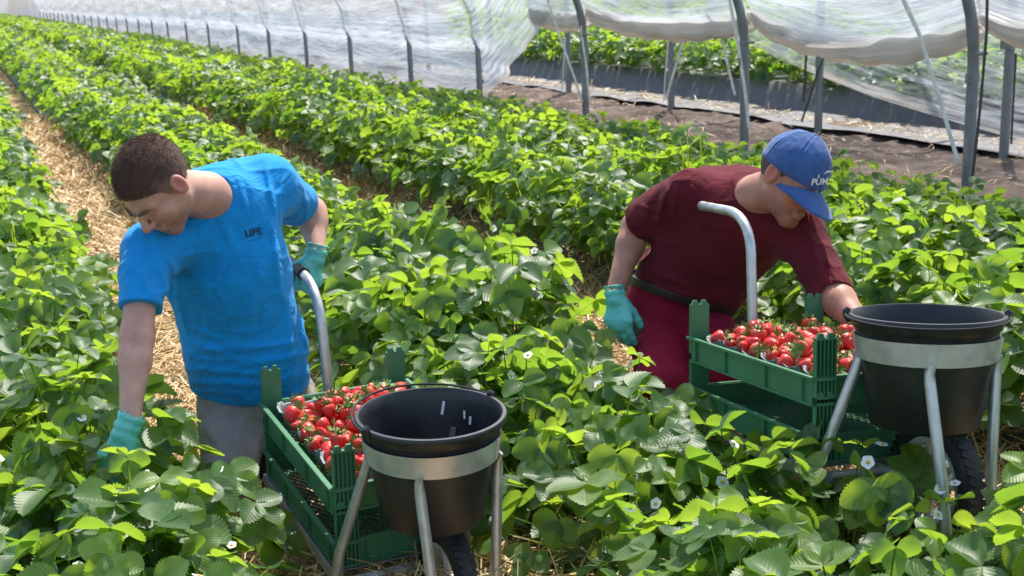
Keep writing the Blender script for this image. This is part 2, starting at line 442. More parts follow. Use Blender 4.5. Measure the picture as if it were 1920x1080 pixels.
FILM = mat_film('polythene_film', 0.74, tint=(0.68, 0.73, 0.79))
FILM_THIN = mat_film('thin_polythene_film', 0.36, tint=(0.80, 0.83, 0.87), streak=6.0)
FILM_ROLL = mat_film('dirty_rolled_polythene', 0.95, tint=(0.74, 0.72, 0.68), dirt_base=0.1, dirt_h=0.45)

def mat_ground():
    m, nt, bs, out = new_mat('field_soil')
    N, L = nt.nodes, nt.links
    tc = N.new('ShaderNodeTexCoord')
    n1 = N.new('ShaderNodeTexNoise'); n1.inputs['Scale'].default_value = 2.2; n1.inputs['Detail'].default_value = 12; n1.inputs['Roughness'].default_value = 0.7
    L.new(tc.outputs['Object'], n1.inputs['Vector'])
    r = N.new('ShaderNodeValToRGB'); L.new(n1.outputs['Fac'], r.inputs[0])
    e = r.color_ramp.elements
    e[0].position = 0.32; e[0].color = (0.085, 0.060, 0.046, 1)
    e[1].position = 0.72; e[1].color = (0.34, 0.27, 0.22, 1)
    q = e.new(0.52); q.color = (0.20, 0.15, 0.12, 1)
    L.new(r.outputs[0], bs.inputs['Base Color'])
    bs.inputs['Roughness'].default_value = 0.95; bs.inputs['Specular IOR Level'].default_value = 0.15
    n2 = N.new('ShaderNodeTexNoise'); n2.inputs['Scale'].default_value = 14; n2.inputs['Detail'].default_value = 10; n2.inputs['Roughness'].default_value = 0.75
    L.new(tc.outputs['Object'], n2.inputs['Vector'])
    bp = N.new('ShaderNodeBump'); bp.inputs['Strength'].default_value = 1.0; bp.inputs['Distance'].default_value = 0.06
    L.new(n2.outputs['Fac'], bp.inputs['Height']); L.new(bp.outputs[0], bs.inputs['Normal'])
    return m
SOIL = mat_ground()

def mat_straw_bed():
    m, nt, bs, out = new_mat('straw_covered_path')
    N, L = nt.nodes, nt.links
    tc = N.new('ShaderNodeTexCoord')
    mp = N.new('ShaderNodeMapping'); mp.inputs['Scale'].default_value = (1, 0.35, 1); mp.inputs['Rotation'].default_value = (0, 0, 0.4)
    L.new(tc.outputs['Object'], mp.inputs[0])
    n1 = N.new('ShaderNodeTexNoise'); n1.inputs['Scale'].default_value = 40; n1.inputs['Detail'].default_value = 8; n1.inputs['Distortion'].default_value = 2.0
    L.new(mp.outputs[0], n1.inputs['Vector'])
    r = N.new('ShaderNodeValToRGB'); L.new(n1.outputs['Fac'], r.inputs[0])
    e = r.color_ramp.elements
    e[0].position = 0.33; e[0].color = (0.10, 0.055, 0.025, 1)
    e[1].position = 0.66; e[1].color = (0.58, 0.40, 0.18, 1)
    q = e.new(0.5); q.color = (0.40, 0.25, 0.10, 1)
    L.new(r.outputs[0], bs.inputs['Base Color']); bs.inputs['Roughness'].default_value = 0.8
    bp = N.new('ShaderNodeBump'); bp.inputs['Strength'].default_value = 1.0; bp.inputs['Distance'].default_value = 0.02
    L.new(n1.outputs['Fac'], bp.inputs['Height']); L.new(bp.outputs[0], bs.inputs['Normal'])
    return m
STRAWBED = mat_straw_bed()

def mat_straw():
    m, nt, bs, out = new_mat('dry_straw')
    N, L = nt.nodes, nt.links
    a = N.new('ShaderNodeAttribute'); a.attribute_name = 'rnd'
    r = N.new('ShaderNodeValToRGB'); L.new(a.outputs['Fac'], r.inputs[0])
    e = r.color_ramp.elements
    e[0].position = 0.0; e[0].color = (0.30, 0.17, 0.06, 1)
    e[1].position = 1.0; e[1].color = (0.80, 0.62, 0.34, 1)
    q = e.new(0.5); q.color = (0.60, 0.40, 0.16, 1)
    L.new(r.outputs[0], bs.inputs['Base Color']); bs.inputs['Roughness'].default_value = 0.55
    return m
STRAW = mat_straw()
# ------------------------------------------------------------------ smooth implicit modelling
def surface_nets(f, lo, hi, h, s=6):
    lo = np.array(lo, float); hi = np.array(hi, float)
    nb = np.ceil((hi - lo) / (h * s)).astype(int) + 1
    n = nb * s + 1
    ax = [lo[i] + h * s * np.arange(nb[i] + 1) for i in range(3)]
    P = np.stack(np.meshgrid(*ax, indexing='ij'), -1).reshape(-1, 3).astype(np.float32)
    Dc = f(P).reshape(nb + 1)
    mn = np.full(nb, 1e9)
    for i in (0, 1):
        for j in (0, 1):
            for k in (0, 1):
                c = Dc[i:i+nb[0], j:j+nb[1], k:k+nb[2]]
                mn = np.minimum(mn, np.abs(c))
    act = mn < 1.5 * s * h
    rep = lambda a: a.repeat(s, 0).repeat(s, 1).repeat(s, 2)
    D = np.empty(n, np.float32)
    D[:-1, :-1, :-1] = rep(Dc[:-1, :-1, :-1])
    D[-1] = D[-2]; D[:, -1] = D[:, -2]; D[:, :, -1] = D[:, :, -2]
    m = np.zeros(n, bool)
    r = rep(act)
    m[:-1, :-1, :-1] = r
    m[1:, :-1, :-1] |= r; m[:-1, 1:, :-1] |= r; m[:-1, :-1, 1:] |= r; m[1:, 1:, 1:] |= r
    m[1:, 1:, :-1] |= r; m[1:, :-1, 1:] |= r; m[:-1, 1:, 1:] |= r
    idx = np.argwhere(m)
    vals = np.empty(len(idx), np.float32)
    for a in range(0, len(idx), 400000):
        pts = (lo + idx[a:a+400000] * h).astype(np.float32)
        vals[a:a+400000] = f(pts)
    D[m] = vals
    S = D < 0
    cnt = np.zeros(n - 1, np.int8)
    for i in (0, 1):
        for j in (0, 1):
            for k in (0, 1):
                cnt += S[i:i+n[0]-1, j:j+n[1]-1, k:k+n[2]-1]
    cells = np.argwhere((cnt > 0) & (cnt < 8))
    vid = np.full(n - 1, -1, np.int32)
    vid[tuple(cells.T)] = np.arange(len(cells))
    acc = np.zeros((len(cells), 3)); num = np.zeros(len(cells))
    cs = [(i, j, k) for i in (0, 1) for j in (0, 1) for k in (0, 1)]
    for a in cs:
        for b in cs:
            dd = [b[q] - a[q] for q in range(3)]
            if sum(dd) != 1 or min(dd) < 0: continue
            va = D[tuple((cells + a).T)]; vb = D[tuple((cells + b).T)]
            cr = (va < 0) != (vb < 0)
            t = np.where(cr, va / np.where(cr, va - vb, 1), 0)
            acc[cr] += (np.array(a) + np.outer(t, dd))[cr]
            num[cr] += 1
    V = lo + (cells + acc / num[:, None]) * h
    Q = []
    for d in range(3):
        e = [0, 0, 0]; e[d] = 1
        sl0 = tuple(slice(1, n[q] - 1) if q != d else slice(0, n[q] - 1) for q in range(3))
        sl1 = tuple(slice(1, n[q] - 1) if q != d else slice(1, n[q]) for q in range(3))
        A, B = S[sl0], S[sl1]
        ed = np.argwhere(A != B)
        off = np.array([1 if q != d else 0 for q in range(3)])
        g = ed + off
        u, w = [q for q in range(3) if q != d]
        if d == 1: u, w = w, u
        def c(du, dw):
            x = g.copy(); x[:, u] -= du; x[:, w] -= dw
            return vid[tuple(x.T)]
        q4 = np.stack([c(1, 1), c(0, 1), c(0, 0), c(1, 0)], 1)
        fl = ~A[tuple(ed.T)]
        q4[fl] = q4[fl][:, ::-1]
        Q.append(q4)
    Q = np.concatenate(Q)
    Q = Q[(Q >= 0).all(1)]
    return V, Q

def dist_seg(p, a, b):
    a = np.asarray(a, np.float32); b = np.asarray(b, np.float32)
    ba = b - a
    h = np.clip(((p - a) @ ba) / (ba @ ba + 1e-9), 0, 1)
    q = p - a - h[:, None] * ba
    return q, h
def cone(p, a, b, ra, rb):
    q, h = dist_seg(p, a, b)
    return np.sqrt((q * q).sum(1)) - (ra + (rb - ra) * h)
def econe(p, a, b, ra, rb, axis, flat):        # cross-section flattened along axis
    axis = np.asarray(axis, np.float32); axis = axis / np.linalg.norm(axis)
    q, h = dist_seg(p, a, b)
    n = q @ axis
    r2 = (q * q).sum(1) - n * n + (n / flat) ** 2
    return (np.sqrt(np.maximum(r2, 0)) - (ra + (rb - ra) * h)) * (0.5 + 0.5 * flat)
def ellip(p, c, r, R=None):
    q = p - np.asarray(c, np.float32)
    if R is not None: q = q @ np.asarray(R, np.float32)
    r = np.asarray(r, np.float32)
    k0 = np.sqrt(((q / r) ** 2).sum(1)); k1 = np.sqrt(((q / r ** 2) ** 2).sum(1)) + 1e-9
    return k0 * (k0 - 1) / k1
def smin(a, b, k):
    h = np.clip(0.5 + 0.5 * (b - a) / k, 0, 1)
    return b + (a - b) * h - k * h * (1 - h)
def smax(a, b, k): return -smin(-a, -b, k)
def plane(p, c, n):
    n = np.asarray(n, np.float32); n = n / np.linalg.norm(n)
    return (p - np.asarray(c, np.float32)) @ n
def union(ds, k):
    d = ds[0]
    for e in ds[1:]: d = smin(d, e, k)
    return d
def _hash(i, j, k, seed):
    x = (i * 374761393 + j * 668265263 + k * 2147483647 + seed * 974711) & 0xffffffff
    x = ((x ^ (x >> 13)) * 1274126177) & 0xffffffff
    return ((x ^ (x >> 16)) & 0xffff) / 65535.0
def vnoise(p, scale, seed=0):
    q = p * np.asarray(scale, np.float32)
    i = np.floor(q).astype(np.int64); f = (q - i).astype(np.float32); f = f * f * (3 - 2 * f)
    out = 0
    for a in (0, 1):
        for b in (0, 1):
            for c in (0, 1):
                w = (f[:, 0] if a else 1 - f[:, 0]) * (f[:, 1] if b else 1 - f[:, 1]) * (f[:, 2] if c else 1 - f[:, 2])
                out = out + w * _hash(i[:, 0] + a, i[:, 1] + b, i[:, 2] + c, seed)
    return (out * 2 - 1).astype(np.float32)
def px_of(p):
    d = p - C0.astype(np.float32)
    z = d @ AX_F.astype(np.float32)
    return 960 + F_PX * (d @ AX_R.astype(np.float32)) / z, 540 - F_PX * (d @ AX_U.astype(np.float32)) / z
def folds(p, lst):
    """soft cloth ridges running along poly-lines given on the front of the garment"""
    x, y = px_of(p)
    out = np.zeros(len(p), np.float32)
    for x0, y0, x1, y1, w, amp in lst:
        dx, dy = x1 - x0, y1 - y0
        h = np.clip(((x - x0) * dx + (y - y0) * dy) / (dx * dx + dy * dy), 0, 1)
        d2 = (x - x0 - h * dx) ** 2 + (y - y0 - h * dy) ** 2
        out += amp * np.exp(-d2 / (w * w)) * (1 - 0.75 * np.abs(2 * h - 1) ** 2)
    return out

def cv(a, b, c):      # direction given in camera terms: right, up, towards the camera
    v = AX_R * a + AX_U * b - AX_F * c
    return v / np.linalg.norm(v)
def frame(fwd, up):   # head / hand frame: columns right, forward, up
    f = np.asarray(fwd, float); f = f / np.linalg.norm(f)
    u = np.asarray(up, float); u = u - f * (u @ f); u = u / np.linalg.norm(u)
    return np.stack([np.cross(f, u), f, u], 1)

def head_sdf(q, parts='all'):
    """q in the head's frame: x to the person's right, y forward, z up"""
    cr = ellip(q, (0, -0.018, 0.030), (0.076, 0.096, 0.086))
    q2 = q.copy(); q2[:, 0] = np.abs(q2[:, 0])
    d = smin(cr, ellip(q, (0, 0.022, -0.025), (0.060, 0.068, 0.088)), 0.03)
    d = smin(d, cone(q2, (0.050, 0.0, -0.052), (0.012, 0.066, -0.098), 0.018, 0.017), 0.03)
    d = smin(d, cone(q2, (0.0, 0.068, -0.100), (0.010, 0.070, -0.100), 0.018, 0.016), 0.02)
    d = smin(d, cone(q2, (0.046, 0.058, -0.022), (0.040, 0.066, -0.026), 0.017, 0.014), 0.025)   # cheekbones
    d = smin(d, cone(q2, (0.008, 0.081, 0.026), (0.045, 0.066, 0.022), 0.011, 0.010), 0.016)   # brow
    d = smax(d, -ellip(q2, (0.031, 0.096, 0.004), (0.017, 0.016, 0.012)), 0.012)              # sockets
    d = smin(d, ellip(q2, (0.031, 0.072, 0.003), (0.0135, 0.0135, 0.0125)), 0.004)            # lids
    nose = smin(cone(q, (0, 0.086, 0.014), (0, 0.113, -0.028), 0.0075, 0.0115),
                ellip(q2, (0.011, 0.100, -0.032), (0.008, 0.011, 0.0075)), 0.006)
    d = smin(d, nose, 0.010)
    d = smin(d, ellip(q, (0, 0.088, -0.062), (0.023, 0.011, 0.0075)), 0.006)
    d = smin(d, ellip(q, (0, 0.086, -0.074), (0.019, 0.011, 0.0075)), 0.006)
    d = smax(d, -ellip(q, (0, 0.101, -0.0680), (0.024, 0.010, 0.0022)), 0.003)
    # ears
    e = ellip(q2, (0.080, -0.012, -0.002), (0.011, 0.021, 0.034))
    e = smax(e, -ellip(q2, (0.091, -0.008, 0.002), (0.010, 0.012, 0.021)), 0.006)
    d = smin(d, e, 0.006)
    return d, cr

def finger_chain(root, d0, nrm, lens, bends, radii):
    """chain of points bending towards -nrm"""
    pts = [np.array(root, float)]; d = np.array(d0, float); d /= np.linalg.norm(d)
    nrm = np.array(nrm, float)
    ax = np.cross(d, nrm); ax /= np.linalg.norm(ax)
    for L_, b in zip(lens, bends):
        R = Matrix.Rotation(-b, 3, Vector(ax)); d = np.array(R @ Vector(d))
        pts.append(pts[-1] + d * L_)
    return pts
def hand_sdf(q, curl, thumb=(0.9, 0.9, -0.5), spread=0.12, side=1, thumb_curl=0.4, k=1.0):
    """q in the hand's frame: x towards the thumb (side=1), y towards the fingers, z back of the hand; origin at the wrist"""
    q = q / k
    q = q.copy(); q[:, 0] *= side
    d = econe(q, (0.0, 0.0, 0), (0.004, 0.072, 0.002), 0.027, 0.041, (0, 0, 1), 0.40)
    d = smin(d, econe(q, (-0.028, 0.072, 0), (0.028, 0.078, 0.002), 0.016, 0.017, (0, 0, 1), 0.8), 0.012)
    d = smin(d, cone(q, (0.012, 0.015, -0.008), (0.026, 0.045, -0.010), 0.014, 0.016), 0.014)
    xs = (0.0305, 0.0105, -0.0105, -0.0300)
    ls = ((.040, .024, .020), (.044, .027, .021), (.041, .025, .020), (.032, .019, .018))
    ys = (0.080, 0.085, 0.081, 0.073)
    for i in range(4):
        cu = curl[i] if hasattr(curl, '__len__') else curl
        dd = (xs[i] * spread * 8, 1, 0)
        pts = finger_chain((xs[i], ys[i], 0.001), dd, (0, 0, 1), ls[i], (cu, cu * 1.15, cu * 0.8), None)
        r = (0.0098, 0.0090, 0.0083, 0.0074)
        if i == 3: r = tuple(v * 0.88 for v in r)
        f = cone(q, pts[0], pts[1], r[0], r[1])
        for j in (1, 2): f = smin(f, cone(q, pts[j], pts[j+1], r[j], r[j+1]), 0.003)
        d = smin(d, f, 0.006)
    t = np.array(thumb, float); t /= np.linalg.norm(t)
    p0 = np.array([0.024, 0.026, -0.008]); p1 = p0 + t * 0.036
    t2 = t + np.array([-0.2, 0.5, -0.3]) * thumb_curl; t2 /= np.linalg.norm(t2); p2 = p1 + t2 * 0.030
    t3 = t2 + np.array([-0.4, 0.4, -0.4]) * thumb_curl; t3 /= np.linalg.norm(t3); p3 = p2 + t3 * 0.022
    f = smin(cone(q, p0, p1, 0.014, 0.0115), smin(cone(q, p1, p2, 0.0112, 0.0102), cone(q, p2, p3, 0.0102, 0.0085), 0.003), 0.004)
    d = smin(d, f, 0.012)
    return d * k

def sdf_object(name, f, lo, hi, h, material, parent=None, rnd=None):
    V, Q = surface_nets(f, lo, hi, h)
    return np_mesh(name, V, Q, material, True, parent=parent, rnd=None if rnd is None else rnd(V))
def skin_tint(HCx, HFx, k, joints):
    def g(V):
        q = (V - HCx) @ HFx / k; ax_ = np.abs(q[:, 0])
        r = np.full(len(V), 0.5)
        head = np.linalg.norm(q, axis=1) < 0.16
        ear = np.exp(-((ax_ - 0.083) / 0.014) ** 2 - ((q[:, 1] + .01) / 0.022) ** 2 - (q[:, 2] / 0.03) ** 2)
        nose = np.exp(-(q[:, 0] / 0.016) ** 2 - ((q[:, 1] - 0.112) / 0.02) ** 2 - ((q[:, 2] + 0.028) / 0.02) ** 2)
        cheek = 0.4 * np.exp(-((ax_ - 0.045) / 0.018) ** 2 - ((q[:, 1] - 0.07) / 0.03) ** 2 - ((q[:, 2] + 0.03) / 0.02) ** 2)
        lips = np.exp(-(q[:, 0] / 0.022) ** 2 - ((q[:, 1] - 0.096) / 0.012) ** 2 - ((q[:, 2] + 0.068) / 0.008) ** 2)
        r = r + 0.5 * np.clip(ear + nose * .7 + cheek + lips * .35, 0, 1) * head
        st = np.clip((-0.045 - q[:, 2]) / 0.02, 0, 1) * np.clip((q[:, 1] + 0.0) / 0.03, 0, 1) * head * np.clip(1 - lips * 2, 0, 1) * np.clip((0.135 + q[:, 2]) / 0.02, 0, 1)
        r = r - 0.34 * st
        for j in joints:
            r = r + 0.22 * np.exp(-(np.linalg.norm(V - j, axis=1) / 0.045) ** 2)
        return np.clip(r, 0, 1)
    return g
# ------------------------------------------------------------------ ground, beds, paths
BEDS = [(-1.56, 1), (-0.07, 2), (1.41, 3), (2.93, 4), (4.30, 5)]
def zbase(X):
    t = np.clip((np.asarray(X, float) - 1.0) / 1.0, 0, 1)
    return 0.08 + 0.14 * t * t * (3 - 2 * t)
def mound(X, Y):
    return 0.10 * np.exp(-((X - 0.84) / 0.3) ** 2 - ((Y - 2.3) / 0.5) ** 2) + 0.15 * np.exp(-((X - 1.85) / 0.35) ** 2 - ((Y - 1.95) / 0.5) ** 2)
def grid_mesh(name, X, Y, zf, material, kind=None, uvs=True, parent=None, smooth=True):
    GX, GY = np.meshgrid(X, Y, indexing='ij')
    Z = zf(GX, GY)
    V = np.stack([GX, GY, Z], -1).reshape(-1, 3)
    nx, ny = len(X), len(Y)
    i, j = np.meshgrid(np.arange(nx - 1), np.arange(ny - 1), indexing='ij')
    a = (i * ny + j).ravel()
    Q = np.stack([a, a + ny, a + ny + 1, a + 1], 1)
    o = np_mesh(name, V, Q, material, smooth, parent=parent)
    if kind: o['kind'] = kind
    return o
def n2(X, Y, sx, sy, seed):
    sh = X.shape
    return vnoise(np.stack([X.ravel(), Y.ravel(), np.zeros(X.size)], 1).astype(np.float32), (sx, sy, 1), seed).reshape(sh)

def ground_z(X, Y):
    z = zbase(X) - 0.02
    lum = n2(X, Y, 5, 5, 3) * 0.025 + n2(X, Y, 13, 13, 4) * 0.016 + n2(X, Y, 2.0, 1.2, 5) * 0.03
    w = np.clip((X - 5.2) / 0.3, 0, 1)
    return z + lum * w * np.clip(1 - (X - 7.6) / 0.5, 0.1, 1)
Yg = np.concatenate([np.arange(-3, 20, 0.06), np.arange(20, 60, 0.4), np.arange(60, 400, 10)])
Xg = np.concatenate([[-300, -60, -12], np.arange(-6, 5.2, 0.4), np.arange(5.2, 8.0, 0.05), [8.5, 10, 14, 20, 30, 60, 120, 300]])
o = grid_mesh('ground', Xg, Yg, ground_z, SOIL, 'structure')

Yb = np.concatenate([np.arange(-1.5, 14, 0.07), np.arange(14, 95, 0.5)])
def bed(cx, zb, hw=0.30, hh=0.17):
    xs = np.linspace(-hw - 0.16, hw + 0.16, 22)
    def zf(X, Y):
        r = np.abs(X - cx)
        t = np.clip((hw + 0.14 - r) / 0.20, 0, 1)
        return zb - 0.012 + hh * t * t * (3 - 2 * t) + n2(X, Y, 9, 6, 11) * 0.012 * (t > 0)
    o = grid_mesh('planting_bed', cx + xs, Yb, zf, BLACKPLASTIC, 'structure')
    return o
for cx, k in BEDS: bed(cx, float(zbase(cx)), *((0.28, 0.09) if k == 5 else ()))
def surf(X, Y):
    X = np.asarray(X, float); z = zbase(X)
    for cx, k in BEDS:
        hw, hh = (0.28, 0.09) if k == 5 else (0.30, 0.17)
        t = np.clip((hw + 0.14 - np.abs(X - cx)) / 0.20, 0, 1)
        z = np.maximum(z, float(zbase(cx)) - 0.012 + hh * t * t * (3 - 2 * t))
    return z + 0.012
# straw covered paths
PATHS = [-0.82, 0.67, 2.17, 3.63]
for i, cx in enumerate(PATHS):
    w = 0.47
    grid_mesh('path', np.linspace(cx - w, cx + w, 26), Yb,
              lambda X, Y: zbase(cx) + 0.0 + 0.028 * np.cos(np.clip((X - cx) / w, -1, 1) * 1.5) + n2(X, Y, 10, 8, 21) * 0.014 + mound(X, Y), STRAWBED, 'structure')

# neighbouring field beyond the tunnels
def far_bed(cx, name='planting_bed'):
    xs = np.array([-0.62, -0.52, -0.44, -0.30, 0, 0.30, 0.44, 0.52, 0.62])
    def zf(X, Y):
        r = np.abs(X - cx)
        t = np.clip((0.60 - r) / 0.14, 0, 1)
        return 0.20 + 0.27 * t + n2(X, Y, 4, 3, 31) * 0.02
    grid_mesh(name, cx + xs, np.concatenate([np.arange(3, 25, 0.15), np.arange(25, 95, 1.0)]), zf, BLACKPLASTIC, 'structure')
FARB = [8.35 + 1.5 * i for i in range(16)]
for cx in FARB[:6]: far_bed(cx)
# loose ground sheet along the soil track
SHEET = mat_basic('grey_ground_cover', (0.13, 0.13, 0.135), 0.7, var=0.2, vscale=4, bump=0.6, bscale=12, dirt=(0.16, 0.12, 0.09), dscale=3, damt=0.9, bdist=0.01)
o = grid_mesh('ground_cover', np.linspace(7.02, 7.68, 9), np.arange(3, 40, 0.12), lambda X, Y: 0.235 + n2(X, Y, 3, 2, 41) * 0.018 + 0.008 * np.sin(X * 9), SHEET, 'structure')

# ------------------------------------------------------------------ straw
def strips(n, cx, hw, y0, y1, zf, lmin, lmax, w, seed, tilt=0.25):
    r = np.random.default_rng(seed)
    u = r.random(n)
    Y = y0 + (y1 - y0) * u ** 1.6
    X = cx + np.clip(r.normal(0, 0.5, n), -1.15, 1.15) * hw
    L_ = r.uniform(lmin, lmax, n) * (0.8 + 0.5 * (Y - y0) / (y1 - y0))
    W_ = w * r.uniform(0.6, 1.4, n) * (1 + 0.12 * np.maximum(0, Y - 4))
    an = r.uniform(0, 2 * np.pi, n)
    el = r.normal(0, tilt, n)
    d = np.stack([np.cos(an) * np.cos(el), np.sin(an) * np.cos(el), np.sin(el)], 1)
    s = np.cross(d, np.stack([r.normal(0, .5, n), r.normal(0, .5, n), np.ones(n)], 1)); s /= np.linalg.norm(s, axis=1)[:, None]
    c = np.stack([X, Y, zf(X, Y) + mound(X, Y) + np.abs(r.normal(0, 0.012, n)) + 0.4 * np.abs(np.sin(el)) * L_], 1)
    mid = c + np.stack([np.zeros(n), np.zeros(n), r.uniform(-.004, .01, n)], 1)
    P = []
    for q, k in ((c - d * L_[:, None] / 2, 0.8), (mid, 1.0), (c + d * L_[:, None] / 2, 0.7)):
        P += [q - s * (W_ * k / 2)[:, None], q + s * (W_ * k / 2)[:, None]]
    V = np.stack(P, 1).reshape(-1, 3)
    b = np.arange(n)[:, None] * 6
    Q = np.concatenate([b + np.array([[0, 1, 3, 2]]), b + np.array([[2, 3, 5, 4]])])
    return V, Q, np.repeat(r.random(n), 6)
def join(parts):
    Vs, Qs, Rs = [], [], []; b = 0
    for V, Q, R in parts:
        Vs.append(V); Qs.append(Q + b); Rs.append(R); b += len(V)
    return np.concatenate(Vs), np.concatenate(Qs), np.concatenate(Rs)
if ON['straw']:
    zp = lambda c: (lambda X, Y: np.maximum(zbase(c) + 0.03, surf(X, Y)))
    V, Q, R = join([strips(12000, -0.82, 0.42, 1.0, 14, zp(-0.82), .05, .20, .0042, 12), strips(30000, 0.67, 0.42, 1.6, 16, zp(0.67), .05, .20, .0042, 1),
                    strips(18000, 2.17, 0.42, 1.6, 14, zp(2.17), .05, .20, .0042, 2),
                    strips(6000, 3.63, 0.40, 3, 18, zp(3.63), .05, .20, .0042, 3),
                    strips(1300, 7.25, 0.25, 5, 22, lambda X, Y: 0.25 + 0 * X, .04, .14, .004, 4),
                    strips(700, 6.3, 0.7, 5, 18, lambda X, Y: 0.23 + 0 * X, .04, .12, .003, 5),
                    strips(8000, 1.00, 0.24, 1.6, 14, surf, .05, .20, .004, 6, 0.4),
                    strips(9000, 1.86, 0.26, 1.6, 12, surf, .05, .20, .004, 7, 0.4),
                    strips(17000, 2.45, 0.28, 2.0, 15, surf, .05, .20, .004, 8, 0.4), strips(4000, 0.34, 0.24, 1.6, 12, surf, .05, .20, .004, 9, 0.4)])
    o = np_mesh('straw', V, Q, STRAW, False, rnd=R)
    info(o, kind='stuff')

# ------------------------------------------------------------------ strawberry plants
def leaflet(lod, r, L_, W_):
    """one leaflet along +y, normal +z, base at origin"""
    if lod == 0: N, cols = 25, (-1, -0.55, 0, 0.55, 1)
    elif lod == 1: N, cols = 6, (-1, 0, 1)
    else: N, cols = 3, (-1, 0, 1)
    v = np.linspace(0, 1, N + 1)
    w = np.sin(np.pi * np.clip(v, 0, 1) ** 0.82) ** 0.62
    w[0] = 0.07; w[-1] = 0.05 if lod == 0 else 0.25
    fold = r.uniform(0.12, 0.55) * W_
    droop = r.uniform(-0.05, 0.30) * L_
    cup = r.uniform(-0.10, 0.10) * L_
    wav = r.uniform(0.0, 0.05) * L_; wp = r.uniform(0, 6)
    V, UV = [], []
    for i, vi in enumerate(v):
        for c in cols:
            x = c * w[i] * W_ / 2
            y = vi * L_
            if lod == 0 and abs(c) == 1 and 0 < i < N:
                if i % 2: x *= 1.05; y += 0.022 * L_
                else: x *= 0.90; y -= 0.004 * L_
            ac = abs(x) / (W_ / 2)
            z = fold * ac ** 1.2 * 0.5 - droop * vi ** 2 + cup * math.sin(vi * 3.1) * ac + wav * math.sin(vi * 9 + wp + c) * ac
            V.append((x, y, z)); UV.append((0.5 + 0.5 * c * w[i], vi))
    nc = len(cols)
    Q = [(i*nc+j, i*nc+j+1, (i+1)*nc+j+1, (i+1)*nc+j) for i in range(N) for j in range(nc - 1)]
    return np.array(V), np.array(Q), np.array(UV)

def plant(lod, seed, nleaf=34, R=0.25, H=0.30, size=1.0):
    r = np.random.default_rng(seed)
    Vs, Qs, Us, Rs = [], [], [], []; b = 0
    def put(V, Q, U, rn):
        nonlocal b
        Vs.append(V); Qs.append(Q + b); Us.append(U); Rs.append(np.full(len(V), rn)); b += len(V)
    for i in range(nleaf):
        f = (i + 0.5) / nleaf
        az = i * 2.39996 + r.normal(0, 0.3)
        rad = R * (f ** 0.55) * r.uniform(0.75, 1.15)
        h = H * (1.08 - 0.72 * f ** 1.7) * r.uniform(0.68, 1.20)
        if r.random() < 0.22: h *= 0.6; rad *= 0.9
        tip = np.array([rad * math.cos(az), rad * math.sin(az), h])
        out = np.array([math.cos(az), math.sin(az), 0])
        base = np.array([0.03 * math.cos(az), 0.03 * math.sin(az), 0])
        # stalk
        if lod < 2:
            seg = 3 if lod == 0 else 2; ns = 5 if lod == 0 else 2
            ctrl = base * 0.5 + tip * 0.5 + np.array([0, 0, 0.25 * h]) - out * rad * 0.12
            pts = [(1-t)**2*base + 2*t*(1-t)*ctrl + t*t*tip for t in np.linspace(0, 1, ns)]
            pr = 0.0021 if lod == 0 else 0.0028
            side = np.array([-math.sin(az), math.cos(az), 0])
            V = []
            for p in pts:
                if seg == 3:
                    for k in range(3):
                        a = 2.094 * k; V.append(p + side * pr * math.cos(a) + (out * 0.6 + np.array([0, 0, .6])) * pr * math.sin(a))
                else:
                    V += [p - side * pr, p + side * pr]
            if seg == 3: Q = [(i2*3+k, i2*3+(k+1) % 3, (i2+1)*3+(k+1) % 3, (i2+1)*3+k) for i2 in range(ns-1) for k in range(3)]
            else: Q = [(i2*2, i2*2+1, i2*2+3, i2*2+2) for i2 in range(ns-1)]
            V = np.array(V)
            put(V, np.array(Q), np.full((len(V), 2), 0.5), r.uniform(0.7, 1.0))
        # leaf plane
        tilt = r.normal(0.22 + 0.40 * f, 0.42)
        yaw = az + r.normal(0, 0.45)
        fw = np.array([math.cos(yaw) * math.cos(tilt), math.sin(yaw) * math.cos(tilt), -math.sin(tilt)])
        sd = np.cross(fw, [0, 0, 1]); sd /= np.linalg.norm(sd)
        roll = r.normal(0, 0.42)
        up = np.cross(sd, fw); sd2 = sd * math.cos(roll) + up * math.sin(roll); up = np.cross(sd2, fw); sd = sd2
        s = size * r.uniform(0.056, 0.100) * (1.0 if f > 0.2 else 0.8)
        young = r.random() ** 1.1
        rn = np.clip(young * 0.75 + 0.25 * (1 - f), 0, 1)
        for k, a in enumerate((0, 1.25, -1.25)):
            V, Q, U = leaflet(lod, r, s * (1 if k == 0 else 0.92), s * r.uniform(0.70, 0.86))
            ca, sa = math.cos(a), math.sin(a)
            x = V[:, 0] * ca + V[:, 1] * sa; y = -V[:, 0] * sa + V[:, 1] * ca
            z = V[:, 2] + abs(math.sin(a)) * 0.12 * np.abs(x)
            P = tip + np.outer(x, sd) + np.outer(y, fw) + np.outer(z, up)
            put(P, Q, U, np.clip(rn + r.normal(0, 0.05), 0, 1))
    return np.concatenate(Vs), np.concatenate(Qs), np.concatenate(Us), np.concatenate(Rs)

